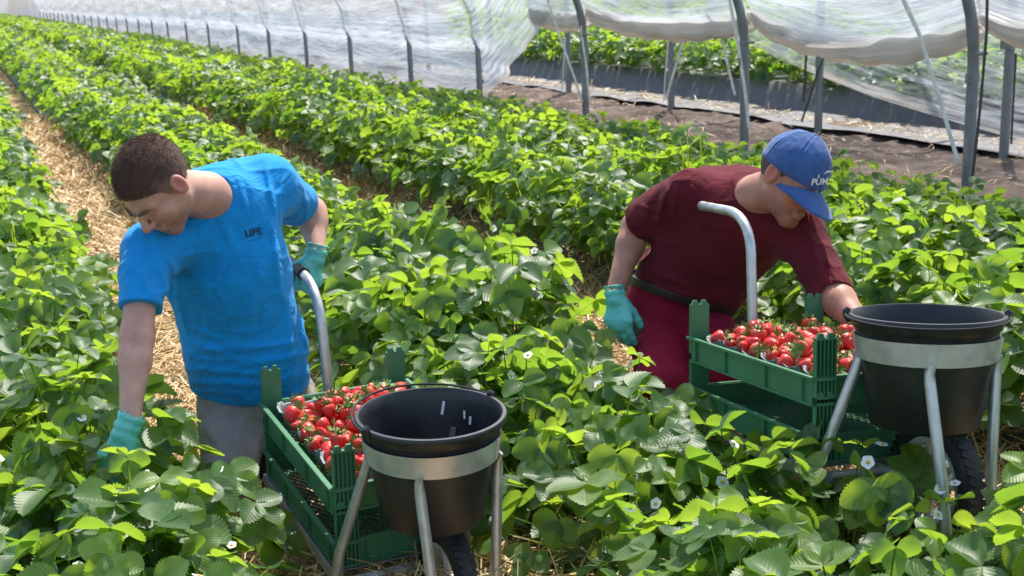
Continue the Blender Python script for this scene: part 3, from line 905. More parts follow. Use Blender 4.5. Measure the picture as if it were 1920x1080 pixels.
def flower_mesh():
    V, F, mi = [], [], []
    def tri(vs, fs, m):
        b = len(V); V.extend(vs)
        for f in fs: F.append(tuple(b + i for i in f)); mi.append(m)
    for k in range(5):
        a = k * 2 * math.pi / 5
        pts = [(0.002, 0), (0.006, 0.006), (0.011, 0.0065), (0.0145, 0), (0.011, -0.0065), (0.006, -0.006)]
        vs = [(x * math.cos(a) - y * math.sin(a), x * math.sin(a) + y * math.cos(a), 0.001 + 0.14 * x + 0.02 * abs(y)) for x, y in pts]
        tri(vs, [(0, 1, 2, 3), (0, 3, 4, 5)], 0)
    n = 8
    for ring, (rr, zz) in enumerate(((0.005, 0.001), (0.0042, 0.004))): pass
    vs = [(0.005 * math.cos(k * 2 * math.pi / n), 0.005 * math.sin(k * 2 * math.pi / n), 0.0012) for k in range(n)] + \
         [(0.003 * math.cos(k * 2 * math.pi / n), 0.003 * math.sin(k * 2 * math.pi / n), 0.0048) for k in range(n)] + [(0, 0, 0.0054)]
    tri(vs, [(k, (k + 1) % n, n + (k + 1) % n, n + k) for k in range(n)] + [(n + k, n + (k + 1) % n, 2 * n) for k in range(n)], 1)
    me = bpy.data.meshes.new('flower'); me.from_pydata([tuple(v) for v in V], [], F)
    me.materials.append(PETAL); me.materials.append(POLLEN)
    me.polygons.foreach_set('material_index', mi); me.update()
    return me
def green_berry_mesh():
    mb = MB(); mb.lathe([(0.0004, -0.012), (0.004, -0.010), (0.0075, -0.004), (0.0085, 0.002), (0.006, 0.007), (0.001, 0.009)], 12)
    mb.tube([(0, 0, 0.008), (0.004, 0, 0.03), (0.0, 0.004, 0.05)], 0.0012, 5)
    return mb.build('unripe_berry', UNRIPE, make=False)

if ON['plants']:
    cand = []
    pr_ = np.random.default_rng(21)
    ROWNAME = {-1.56: None}
    side = []
    for cx, k in BEDS:
        y = 0.9
        while y < 92:
            for sx in {1: (-0.19, 0.19), 2: (-0.19, 0.19 if y < 4 else 0.25), 3: (-0.19 if y < 5 else -0.22, 0.19), 4: (-0.31, 0.24), 5: (-0.20, 0.14)}[k]:
                jx, jy = pr_.normal(0, 0.03), pr_.normal(0, 0.04)
                P = np.array([cx + sx + jx, y + (0.14 if sx > 0 else 0) + jy, float(zbase(cx)) + (0.15 if k != 5 else 0.03)])
                if k == 3 and sx < 0 and 1.8 < y < 2.9: P[0] += 0.08; P[2] -= 0.03
                if k == 3 and sx > 0 and y < 3.3: P[0] -= 0.13 if y > 1.85 else 0; P[2] -= 0.105 if y > 1.85 else -0.01
                if k == 2 and sx > 0 and y < 3.1: P[0] += 0.07
                px, py, t = to_px(P + np.array([0, 0, 0.25]))
                rot, sc = pr_.uniform(0, 6.283), pr_.uniform(0.88, 1.14)
                if k == 1 or px < -60 - 500/t or px > 1980 + 500/t:
                    if t > 0.8 and -1500 < px < 3200 and y < 30: side.append((t, P, rot, sc))
                    continue
                if t > 1.3 and -60 - 500/t < px < 1980 + 500/t and -60 < py < 1080 + 700 / t:
                    cand.append((t, P, k, rot, sc))
            y += 0.27
    for ex, ey in ((0.18, 2.62), (0.12, 2.42), (1.76, 1.42)):
        P = np.array([ex, ey, float(zbase(ex)) + 0.15]); cand.append((to_px(P)[2], P, 2 if ex < 1 else 3, pr_.uniform(0, 6.28), 1.0))
    cand.sort(key=lambda c: c[0])
    near, rest = cand[:300], cand[300:]
    VAR = [np_mesh('strawberry_plant', *(lambda q: (q[0], q[1]))(p), material=LEAF, uv=p[2], rnd=p[3], make=False, smooth=False)
           for p in (plant(0, 100 + i, nleaf=(58, 52, 62, 54)[i % 4], R=0.27, H=0.325) for i in range(10))]
    for me in VAR: me.polygons.foreach_set('use_smooth', np.ones(len(me.polygons), bool))
    VAR1 = [np_mesh('strawberry_plant', p[0], p[1], LEAF, True, uv=p[2], rnd=p[3], make=False)
            for p in (plant(1, 200 + i, nleaf=52, R=0.275, H=0.33, size=1.0) for i in range(6))]
    FL, GB = flower_mesh(), green_berry_mesh()
    LBL = {2: ('leafy strawberry plant with bright green leaves in the row left of the man in blue', 'strawberry plants in the row left of the man in blue'),
           3: ('leafy strawberry plant with bright green leaves in the row between the two pickers', 'strawberry plants in the row between the two pickers'),
           4: ('leafy strawberry plant with bright green leaves in the row behind the man in the cap', 'strawberry plants in the row behind the man in the cap'),
           5: ('leafy strawberry plant in the outermost row beside the bare soil track', 'strawberry plants in the row beside the soil track')}
    for t, P, k, rot, sc in near:
        me = VAR[pr_.integers(len(VAR))] if t < 5.5 else VAR1[pr_.integers(len(VAR1))]
        o = bpy.data.objects.new('strawberry_plant', me); link(o)
        o.location = P; o.rotation_euler = (pr_.normal(0, .05), pr_.normal(0, .05), rot); 
        kz = 0.80 if k == 5 else 1.0
        o.scale = (sc * (0.9 if k == 5 else 1), sc * (0.9 if k == 5 else 1), sc * kz * pr_.uniform(0.9, 1.12))
        info(o, LBL[k][0], 'strawberry plant', LBL[k][1])
        if t < 5.0:
            nf = pr_.integers(4, 8) if t < 3.4 else pr_.integers(0, 4)
            for q in range(nf):
                c = bpy.data.objects.new('flower', FL); link(c, o)
                a = pr_.uniform(0, 6.28); rr = pr_.uniform(0.05, 0.27)
                c.location = (rr * math.cos(a), rr * math.sin(a), pr_.uniform(0.31, 0.42) * (1 - rr))
                c.rotation_euler = (pr_.normal(0.35, 0.5), pr_.normal(-0.3, 0.5), a); fs = pr_.uniform(0.75, 1.05); c.scale = (fs, fs, fs)
            if t < 3.2:
                for q in range(pr_.integers(1, 4)):
                    c = bpy.data.objects.new('unripe_berry', GB); link(c, o)
                    a = pr_.uniform(0, 6.28); rr = pr_.uniform(0.14, 0.28)
                    c.location = (rr * math.cos(a), rr * math.sin(a), pr_.uniform(0.06, 0.16))
                    c.scale = (1, 1, 1)
    # everything further off: the rows close up into one mass of leaves
    L1 = [plant(1, 300 + i, nleaf=42, R=0.27, H=0.34, size=1.05) for i in range(5)]
    L2 = [plant(2, 400 + i, nleaf=30, R=0.30, H=0.35, size=1.25) for i in range(4)]
    L3 = [plant(2, 500 + i, nleaf=13, R=0.33, H=0.36, size=2.0) for i in range(4)]
    far = [(t, P, rot, sc * (0.84 if k == 5 else 1)) for t, P, k, rot, sc in rest] + side
    for cx in FARB:
        y = 3.0
        while y < 90:
            step = 0.30 if y < 22 else 0.42
            for sx in (-0.24, 0.22):
                P = np.array([cx + sx + pr_.normal(0, .04), y + pr_.normal(0, .06), 0.45])
                px, py, t = to_px(P + np.array([0, 0, 0.25]))
                if -20 < py < 400 and 860 < px < 1980 and t > 3:
                    if cx > 14 and px > 1560: continue
                    far.append((t, P, pr_.uniform(0, 6.28), pr_.uniform(0.9, 1.2)))
            y += step
    Vs, Qs, Us, Rs = [], [], [], []; b = 0
    for t, P, rot, sc in far:
        if t > 34 and pr_.random() < 0.35: continue
        S = L1 if t < 13 else (L2 if t < 26 else L3)
        V, Q, U, R = S[pr_.integers(len(S))]
        c, s_ = math.cos(rot), math.sin(rot)
        W_ = np.stack([V[:, 0] * c - V[:, 1] * s_, V[:, 0] * s_ + V[:, 1] * c, V[:, 2]], 1) * sc + P
        Vs.append(W_); Qs.append(Q + b); Us.append(U); Rs.append(R); b += len(V)
    o = np_mesh('strawberry_foliage', np.concatenate(Vs), np.concatenate(Qs), LEAF, True, uv=np.concatenate(Us), rnd=np.concatenate(Rs))
    info(o, kind='stuff')
    print('plants', len(near), len(far), 'verts', b)

# ------------------------------------------------------------------ polytunnels
HOOP_Y = [5.82, 8.25, 11.0, 13.75, 16.2, 19.0, 21.7, 24.5, 27.4, 30.8, 33.9, 37.0] + [40.0 + 3.0 * i for i in range(18)]
PX_ = 5.70
def prof(s):
    """hoop outline: s metres up from the ground -> x, z"""
    s = np.asarray(s, float)
    z0 = 0.18; s1 = 0.80; Rr = 1.35; a1 = 0.95; R2 = 5.2
    a = np.clip((s - s1) / Rr, 0, a1)
    x = PX_ - Rr * (1 - np.cos(a)); z = z0 + np.minimum(s, s1) + Rr * np.sin(a)
    s2 = s1 + Rr * a1
    b = np.clip((s - s2) / R2, 0, 1.2)
    x = x - R2 * (np.sin(a1 + b) - math.sin(a1)) * 0 - (np.maximum(0, s - s2)) * np.sin(a1 + b * 0.5)
    z = z + (np.maximum(0, s - s2)) * np.cos(a1 + b * 0.5)
    return x, z
def hoop_pts():
    p = []
    for s in np.concatenate([[0.0, 0.4, 0.8], 0.8 + np.linspace(0.15, 1.28, 7), np.linspace(2.5, 5.2, 7)]):
        x, z = prof(s)
        if x < 1.56: break
        p.append((float(x), float(z)))
    apex = p[-1]
    full = p + [(2 * 1.54 - x, z) for x, z in reversed(p)]
    return full
def film_grid(name, Y, sb, st, ns, material, parent, amp=0.03, seed=0, xoff=0.045, dia=0.6, dirt=None, inner=0.0):
    """sheet hung on the hoops from s=sb(y) up to s=st(y)"""
    Y = np.asarray(Y, float); xin = xoff
    v = np.linspace(0, 1, ns)
    GY, GV = np.meshgrid(Y, v, indexing='ij')
    SB = np.array([sb(y) for y in Y])[:, None]; ST = np.array([st(y) for y in Y])[:, None]
    S = SB + (ST - SB) * GV
    x, z = prof(S)
    hy = np.array(HOOP_Y)
    u = np.array([np.min(np.abs(hy - y)) for y in Y])[:, None]
    free = np.clip(u / 0.5, 0, 1)
    P = np.stack([GY.ravel(), S.ravel() + dia * GY.ravel() * 0, np.zeros(GY.size)], 1).astype(np.float32)
    nz = vnoise(P + np.array([0, 0, 0], np.float32), (0.8, 5.5, 1), seed).reshape(GY.shape) + 0.5 * vnoise(P, (1.7, 12, 1), seed + 1).reshape(GY.shape)
    swag = np.sin(S * 16 + GY * 1.1 + np.sin(GY * 2.1 + seed) * 1.4 + 2.2 * u) * 0.35
    off = xoff - ((inner if not callable(inner) else np.array([inner(y) for y in Y])[:, None]) * np.clip((S - 0.62) / 0.2, 0, 1)) + (nz + swag) * amp * (0.35 + 0.65 * free) + 0.05 * free * np.sin(np.clip(GV, 0, 1) * math.pi)
    a = np.clip((S - 0.8) / 1.35, 0, 1.2)
    X = x + off * np.cos(a); Z = z + off * np.sin(a) 
    V = np.stack([X, GY, Z], -1).reshape(-1, 3)
    ny = len(Y)
    i, j = np.meshgrid(np.arange(ny - 1), np.arange(ns - 1), indexing='ij')
    q = (i * ns + j).ravel()
    Q = np.stack([q, q + ns, q + ns + 1, q + 1], 1)
    D = (S - SB) if dirt is None else dirt(S - SB, GY)
    return np_mesh(name, V, Q, material, True, uv=np.stack([GY.ravel(), D.ravel()], 1), parent=parent)

if ON['tunnel']:
    tun = empty('polytunnel', Matrix.Translation((PX_, 8.25, 0.2)))
    info(tun, 'long polytunnel of grey steel hoops along the soil track, its near film rolled up', 'polytunnel')
    inv = tun.matrix_world.inverted()
    def T(o):
        o.matrix_parent_inverse = inv; return o
    full = hoop_pts()
    for i, y in enumerate(HOOP_Y):
        mb = MB(); mb.tube([(x, y, z) for x, z in full], (0.036 if i < 8 else 0.03), 12 if i < 6 else 6)
        if i < 6: mb.box((PX_ - 0.05, y - 0.012, 0.90), (PX_ + 0.045, y + 0.012, 0.96)).tube([(PX_ - 0.05, y - .06, 1.08), (PX_ + 0.045, y - .06, 1.08)], 0.012, 8)
        T(mb.build('hoop', POST, tun))
    # closed side of the film, each bay sagging between two hoops
    Yc = np.concatenate([np.arange(13.75, 34, 0.10), np.arange(34, 93.5, 0.5)])
    def sb_closed(y):
        u = np.array(HOOP_Y); k = np.searchsorted(u, y) - 1
        if 0 <= k < len(u) - 1:
            f = (y - u[k]) / (u[k+1] - u[k]); return 0.05 + 0.08 * (1 - math.sin(math.pi * np.clip(f, 0, 1)))
        return 0.1
    T(film_grid('side_film', Yc, sb_closed, lambda y: 3.1, 60, FILM, tun, 0.034, 5, inner=0.15))
    # the bay where the film lifts from the ground up to the rolled edge
    def sb_lift(y):
        f = np.clip((13.75 - y) / 2.2, 0, 1)
        return 0.10 + 1.15 * f ** 1.15
    T(film_grid('lifted_film', np.arange(11.0, 13.76, 0.05), sb_lift, lambda y: 3.1, 60, FILM, tun, 0.040, 9, inner=lambda y: 0.15 * max(0, min(1, (y - 12.4) / 1.2))))
    # rolled-up film sagging from hoop to hoop
    bays = [(3.2, 5.82), (5.82, 8.25), (8.25, 11.0), (11.0, 12.35)]
    for k, (ya, yb) in enumerate(bays):
        zs = (1.02, 0.97, 1.02, 1.03)[k]; ze = (1.20, 1.16, 1.12, 1.2)
        zb_ = lambda y, ya=ya, yb=yb, sg=(0.16, 0.20, 0.10, 0.05)[k]: 1.03 - sg * math.sin(math.pi * (y - ya) / (yb - ya)) ** 0.8 + 0.06 * (y - ya) / (yb - ya)
        T(film_grid('raised_film', np.arange(ya, yb + 0.02, 0.05), zb_, lambda y: 3.1, 50, FILM, tun, 0.05, 20 + k, xoff=0.07))
        # crumpled roll
        n = 50; seg = 22; V = []
        r_ = np.random.default_rng(k)
        for i in range(n):
            f = i / (n - 1); y = ya + (yb - ya) * f
            x, z = prof(zb_(y)); 
            for j in range(seg):
                a = 2 * math.pi * j / seg
                rr = 0.062 * (0.75 + 0.4 * math.sin(math.pi * f)) * (1 + 0.18 * math.sin(3 * a + 5 * f + k) + 0.10 * math.sin(7 * a - 9 * f))
                V.append((x + 0.085 + rr * math.cos(a) * 0.8, y, z + 0.0 + rr * math.sin(a) * 1.25 + 0.01 * math.sin(40 * f)))
        Q = [(i*seg+j, i*seg+(j+1) % seg, (i+1)*seg+(j+1) % seg, (i+1)*seg+j) for i in range(n-1) for j in range(seg)]
        uvr = np.stack([np.zeros(len(V)), np.array([0.28 + 0.25 * math.sin(2 * math.pi * (i % seg) / seg) for i in range(len(V))])], 1)
        T(np_mesh('film_roll', np.array(V), np.array(Q), FILM_ROLL, True, uv=uvr, parent=tun))
    # straps and ropes
    def strap(p, X, w, material, name, t=0.006):
        pts = [at_x(x, y, X) for x, y in p]
        mb = MB(); mb.tube(pts, [(w, t)] * len(pts), 8, flat=(1, 0, 0)); return T(mb.build(name, material, tun))
    strap([(1680, -30), (1722, 60), (1760, 180), (1797, 306)], 5.60, 0.018, STRAP, 'strap')
    strap([(1852, -60), (1850, 60), (1838, 200), (1822, 345)], 5.62, 0.012, ROPE, 'rope')
    strap([(1020, -20), (1050, 70), (1075, 140), (1092, 192)], 5.62, 0.020, STRAP, 'strap')
    strap([(1330, -20), (1350, 60), (1366, 130), (1378, 178)], 5.80, 0.016, STRAP, 'strap')
    strap([(1368, 0), (1385, 90), (1398, 180), (1404, 240)], 5.66, 0.022, STRAP, 'strap')
    strap([(1082, 0), (1090, 60), (1100, 130), (1105, 190)], 5.66, 0.018, STRAP, 'strap')
    # closed end of the tunnel far away
    mb = MB(); pts = full; ye = HOOP_Y[-1] + 0.3
    vs = [(x, ye, z) for x, z in pts] + [(x, ye + 0.01, z) for x, z in pts]
    n = len(pts)
    me_end = np_mesh('end_film', np.array([(x, ye, 0.1) for x, z in pts] + [(x, ye, z) for x, z in pts]),
                     np.array([(i, i + 1, n + i + 1, n + i) for i in range(n - 1)]), FILM, True,
                     uv=np.array([(x, 2.0) for x, z in pts] * 2), parent=tun)
    T(me_end)

    # second tunnel, over the soil track
    t2 = empty('polytunnel', Matrix.Translation((7.0, 8.98, 0.2)))
    info(t2, 'neighbouring polytunnel on slim grey posts beyond the soil track, its film drooping diagonally at right', 'polytunnel')
    inv2 = t2.matrix_world.inverted()
    for y in (6.8, 8.98, 11.5, 13.96, 16.4, 19.0):
        mb = MB(); mb.tube([(7.0, y, 0.15), (7.0, y, 1.4), (7.02, y, 1.9), (7.2, y, 2.5), (7.7, y, 3.0), (8.6, y, 3.35)], 0.036, 12)
        mb.box((6.955, y - .05, 1.0), (6.985, y + .05, 1.1))
        o = mb.build('post', POST, t2); o.matrix_parent_inverse = inv2
    bp = [(1325, 22), (1400, 76), (1480, 116), (1560, 150), (1640, 182), (1720, 208), (1800, 234), (1870, 254), (1935, 268), (2050, 300)]
    bot = np.array([at_x(x, y, 7.08) for x, y in bp])
    yy = np.linspace(bot[-1, 1], bot[0, 1], 120)
    zz = np.interp(yy, bot[::-1, 1], bot[::-1, 2])
    v = np.linspace(0, 1, 90)
    GY, GV = np.meshgrid(yy, v, indexing='ij')
    zb2 = np.interp(GY, yy, zz); ztop = 2.3
    Zs = zb2 + (ztop - zb2) * GV
    ph = GV * 26 + 1.5 * np.sin(GY * 1.3)
    Pn = np.stack([GY.ravel(), (GV * 9).ravel(), np.zeros(GY.size)], 1).astype(np.float32)
    nn = vnoise(Pn, (0.7, 1.6, 1), 77).reshape(GY.shape)
    Xs = 7.08 + 0.018 * np.sin(ph + 3 * nn) + 0.05 * nn
    Vf = np.stack([Xs, GY, Zs], -1).reshape(-1, 3)
    ns = len(v)
    i, j = np.meshgrid(np.arange(len(yy) - 1), np.arange(ns - 1), indexing='ij')
    q = (i * ns + j).ravel()
    o = np_mesh('drooping_film', Vf, np.stack([q, q + ns, q + ns + 1, q + 1], 1), FILM_THIN, True, uv=np.stack([GY.ravel(), (Zs - zb2).ravel()], 1), parent=t2)
    o.matrix_parent_inverse = inv2
    def strap2(p, X, w, material, name, t=0.006):
        pts = [at_x(x, y, X) for x, y in p]
        mb = MB(); mb.tube(pts, [(w, t)] * len(pts), 8, flat=(1, 0, 0)); o = mb.build(name, material, t2); o.matrix_parent_inverse = inv2
    strap2([(1297, 20), (1280, 80), (1262, 140), (1249, 186)], 6.93, 0.022, STRAP, 'strap')
    strap2([(1256, 20), (1252, 90), (1247, 150), (1245, 190)], 6.93, 0.012, STRAP, 'strap')
    strap2([(1563, 66), (1535, 130), (1516, 190), (1503, 228)], 6.93, 0.013, ROPE, 'rope')
    strap2([(1514, 66), (1510, 130), (1506, 190)], 6.93, 0.018, ROPE, 'rope')
    strap2([(1060, 70), (1057, 120), (1054, 170)], 6.93, 0.012, STRAP, 'strap')
    strap2([(1905, 100), (1900, 190), (1896, 270)], 6.93, 0.010, ROPE, 'rope')
# ------------------------------------------------------------------ crates, punnets, berries, buckets, carts
def pose(x, y, z, yaw, pitch, roll):
    return Matrix.Translation((x, y, z)) @ Matrix.Rotation(math.radians(yaw), 4, 'Z') @ Matrix.Rotation(math.radians(pitch), 4, 'X') @ Matrix.Rotation(math.radians(roll), 4, 'Y')
ML = pose(0.832, 2.481, 0.548, 1.3, 1.4, 1.0)
MR = pose(1.821, 2.06, 0.738, -6.1, -6.5, 3.5)

def crate_meshes():
    """origin: middle of the near short side at rim height; x across 0.4, y along 0.6"""
    w, l, t = 0.2, 0.6, 0.0035
    b = MB()
    zb = -0.062
    for x0, x1 in ((-w, -w + t), (w - t, w)): b.box((x0, 0.0, zb), (x1, l, 0))
    for y0, y1 in ((0, t), (l - t, l)): b.box((-w + t, y0, zb), (w - t, y1, 0))
    # outward lip round the rim, lower flange, ribs
    lip = 0.011
    b.box((-w - lip, -lip, -0.004), (-w, l + lip, 0.003)); b.box((w, -lip, -0.004), (w + lip, l + lip, 0.003))
    b.box((-w, -lip, -0.004), (w, 0, 0.003)); b.box((-w, l, -0.004), (w, l + lip, 0.003))
    b.box((-w - 0.004, -0.004, zb - 0.003), (-w + t, l + 0.004, zb + 0.004)); b.box((w - t, -0.004, zb - 0.003), (w + 0.004, l + 0.004, zb + 0.004))
    b.box((-w + t, -0.004, zb - 0.003), (w - t, t, zb + 0.004)); b.box((-w + t, l - t, zb - 0.003), (w - t, l + 0.004, zb + 0.004))
    for y in (0.035, 0.20, 0.40, 0.565):
        for s in (-1, 1): b.box((s * w - (0.007 if s < 0 else 0), y - 0.0015, zb + 0.004), (s * w + (0.007 if s > 0 else 0), y + 0.0015, -0.004))
    for x in (-0.13, 0.13):
        b.box((x - .0015, -0.007, zb + .004), (x + .0015, 0, -.004)); b.box((x - .0015, l, zb + .004), (x + .0015, l + .007, -.004))
    body = b.build('crate_walls', CRATE, make=False, bevel=0.0008, smooth=True)
    # lattice floor
    g = MB(); z0, z1 = zb + 0.001, zb + 0.005
    def bar(p, q, h):
        p, q = Vector(p), Vector(q); d = (q - p); 
        if d.length < 0.004: return
        n = Vector((-d.y, d.x, 0)).normalized() * 0.0012
        g.add([(p + n)[:2] + (z0 + h,), (p - n)[:2] + (z0 + h,), (q - n)[:2] + (z0 + h,), (q + n)[:2] + (z0 + h,),
               (p + n)[:2] + (z1 + h,), (p - n)[:2] + (z1 + h,), (q - n)[:2] + (z1 + h,), (q + n)[:2] + (z1 + h,)],
              [(0,1,2,3),(7,6,5,4),(0,4,5,1),(1,5,6,2),(2,6,7,3),(3,7,4,0)])
    W_, L_ = w - t, l - t
    st = 0.020
    c = -W_ - L_
    slope = 1.7
    for k in range(-60, 90):
        for sg in (1, -1):
            # line y = sg*slope*x + c
            c = k * st * 1.6 - 0.3
            pts = []
            for X in (-W_, W_):
                Y = sg * slope * X + c
                if t <= Y <= L_: pts.append((X, Y))
            for Y in (t, L_):
                X = (Y - c) / (sg * slope)
                if -W_ < X < W_: pts.append((X, Y))
            if len(pts) >= 2: bar(pts[0] + (0,), pts[1] + (0,), 0.0 if sg > 0 else 0.0022)
    floor_ = g.build('lattice_floor', CRATE, make=False, smooth=False)
    # corner post, ribs facing -y
    p = MB(); pw = 0.052; zt = 0.088
    p.box((0, 0.011, zb), (pw, 0.014, zt)); p.box((0, 0, zb), (0.003, 0.011, zt)); p.box((pw - 0.003, 0, zb), (pw, 0.011, zt))
    for i in range(4): x = 0.0115 + i * 0.0098; p.box((x - 0.0013, 0.001, zb), (x + 0.0013, 0.011, zt - 0.004))
    p.box((0.003, 0.0005, zt - 0.005), (pw - 0.003, 0.011, zt)); p.box((0.003, -0.002, -0.006), (pw - .003, 0.011, 0.001)); p.box((0.003, 0.0005, zb), (pw - 0.003, 0.011, zb + 0.006))
    for xc in (0.013, 0.039):
        p.add([(xc - .010, 0.002, zt), (xc + .010, 0.002, zt), (xc + .010, 0.013, zt), (xc - .010, 0.013, zt),
               (xc - .005, 0.004, zt + .011), (xc + .005, 0.004, zt + .011), (xc + .005, 0.011, zt + .011), (xc - .005, 0.011, zt + .011)],
              [(3,2,1,0),(4,5,6,7),(0,1,5,4),(1,2,6,5),(2,3,7,6),(3,0,4,7)])
    post = p.build('corner_post', CRATE, make=False, bevel=0.0005)
    return body, floor_, post

def punnet_mesh(hx=0.084, hy=0.043, h=0.058):
    n = 48; V = []
    rings = [(0.80, -h), (0.86, -h * 0.6), (0.95, -h * 0.25), (1.0, 0.0), (1.03, 0.003), (0.975, 0.001), (0.92, -h * 0.25), (0.83, -h * 0.6), (0.77, -h + 0.004)]
    def ring(s, z, wav):
        for k in range(n):
            a = 2 * math.pi * k / n
            c, s_ = math.cos(a), math.sin(a)
            e = 0.38
            x = math.copysign(abs(c) ** e, c) * hx * s; y = math.copysign(abs(s_) ** e, s_) * hy * s
            zz = z - wav * (0.5 + 0.5 * math.cos(4 * a)) * 0.010 - wav * 0.003 * math.cos(16 * a)
            V.append((x, y, zz))
    for s, z in rings: ring(s, z, 1.0 if z > -h * 0.2 else 0.0)
    Q = [(i*n+k, i*n+(k+1) % n, (i+1)*n+(k+1) % n, (i+1)*n+k) for i in range(len(rings)-1) for k in range(n)]
    me = bpy.data.meshes.new('punnet'); me.from_pydata(V, [], Q + [tuple(reversed(range(n))), tuple((len(rings)-1)*n + k for k in range(n))])
    for f in me.polygons: f.use_smooth = True
    me.materials.append(CARD); me.update()
    return me

def berry_mesh(seed):
    r = random.Random(seed)
    prof = [(0.0005, -0.0225), (0.005, -0.0212), (0.0095, -0.0165), (0.0135, -0.009), (0.0165, -0.001), (0.0178, 0.006), (0.0165, 0.0115), (0.0120, 0.0145), (0.006, 0.0150), (0.0005, 0.0142)]
    el = r.uniform(0.85, 1.12); wd = r.uniform(0.92, 1.1); sq = r.uniform(0.86, 1.0); bend = r.uniform(-.003, .003)
    mb = MB(); mb.lathe([(a * wd, z * el) for a, z in prof], 20)
    mb.v = [(x + bend * (z / 0.02) ** 2 + 0.0006 * math.sin(300 * z + 3 * math.atan2(y, x)), y * sq, z) for x, y, z in mb.v]
    return mb.build('strawberry', BERRY, make=False)
def calyx_mesh(seed):
    r = random.Random(seed); V, F = [], []
    n = 10
    for k in range(n):
        a = 2 * math.pi * k / n + r.uniform(-.15, .15); L_ = r.uniform(0.012, 0.020); up = r.uniform(0.002, 0.016); w = r.uniform(.0022, .0034)
        c, s = math.cos(a), math.sin(a)
        b = len(V)
        for rr, z, ww in ((0.001, 0.0150, w * .6), (L_ * .5, 0.0160 + up * .3, w), (L_ * .85, 0.0155 + up * .8, w * .6), (L_, 0.0150 + up, .0003)):
            V += [(c * rr - s * ww, s * rr + c * ww, z), (c * rr + s * ww, s * rr - c * ww, z)]
        F += [(b + 2*i, b + 2*i + 1, b + 2*i + 3, b + 2*i + 2) for i in range(3)]
    b = len(V); pts = [(0, 0, 0.015), (0.002, 0.001, 0.024), (0.006, 0.001, 0.031)]
    mb = MB(); mb.v = V; mb.f = F; mb.tube(pts, 0.0009, 5)
    return mb.build('calyx', CALYX, make=False, smooth=False)

def bucket_meshes():
    H, R0, R1 = 0.235, 0.113, 0.150
    prof = [(0.0005, -H + 0.006), (R0 - 0.012, -H + 0.006), (R0 - 0.003, -H), (R0, -H + 0.004), (R1 - 0.006, -0.040), (R1 - 0.004, -0.030), (R1 + 0.001, -0.026), (R1 + 0.003, -0.010),
            (R1 + 0.0115, -0.010), (R1 + 0.0125, -0.003), (R1 + 0.010, 0.0015), (R1 + 0.003, 0.002), (R1 - 0.001, -0.004), (R1 - 0.004, -0.024), (R1 - 0.009, -0.040), (R0 - 0.004, -H + 0.012), (0.0005, -H + 0.010)]
    mb = MB(); mb.lathe(prof, 72)
    body = mb.build('bucket_shell', BUCKET, make=False, angle=50)
    band = MB(); rr = lambda z: R1 - 0.005 + (R0 - R1) * ((-z - 0.03) / H) + 0.003
    a0, a1 = rr(-0.042), rr(-0.090)
    band.lathe([(a0, -0.042), (a0 + 0.0035, -0.041), (a1 + 0.0055, -0.090), (a1 + 0.0015, -0.0905)], 72, closed=True)
    an = 5.55
    band.tube([(rr(-.04) * math.cos(an) * 1.03, rr(-.04) * math.sin(an) * 1.03, -0.043), (rr(-.09) * math.cos(an) * 1.03, rr(-.09) * math.sin(an) * 1.03, -0.089)], 0.0032, 8)
    bandm = band.build('holding_ring', GALV, make=False, angle=50)
    return body, bandm, R1
CR_BODY, CR_FLOOR, CR_POST = crate_meshes()
PUN = punnet_mesh()
BM = [berry_mesh(i) for i in range(5)]
CM = [calyx_mesh(i) for i in range(5)]
BK_BODY, BK_BAND, BR1 = bucket_meshes()

def child(name, me, parent, loc=(0, 0, 0), rot=(0, 0, 0), scale=(1, 1, 1)):
    o = bpy.data.objects.new(name, me); link(o, parent)
    o.location = loc; o.rotation_euler = rot; o.scale = scale
    return o
def make_crate(M, dz, label, group):
    r = empty('crate', M @ Matrix.Translation((0, 0, dz)))
    info(r, label, 'crate', group)
    child('crate_walls', CR_BODY, r); child('lattice_floor', CR_FLOOR, r)
    child('corner_post', CR_POST, r, (-0.2, -0.0145, 0)); child('corner_post', CR_POST, r, (0.2 - 0.052, -0.0145, 0))
    child('corner_post', CR_POST, r, (0.2, 0.6145, 0), (0, 0, math.pi)); child('corner_post', CR_POST, r, (-0.2 + 0.052, 0.6145, 0), (0, 0, math.pi))
    return r

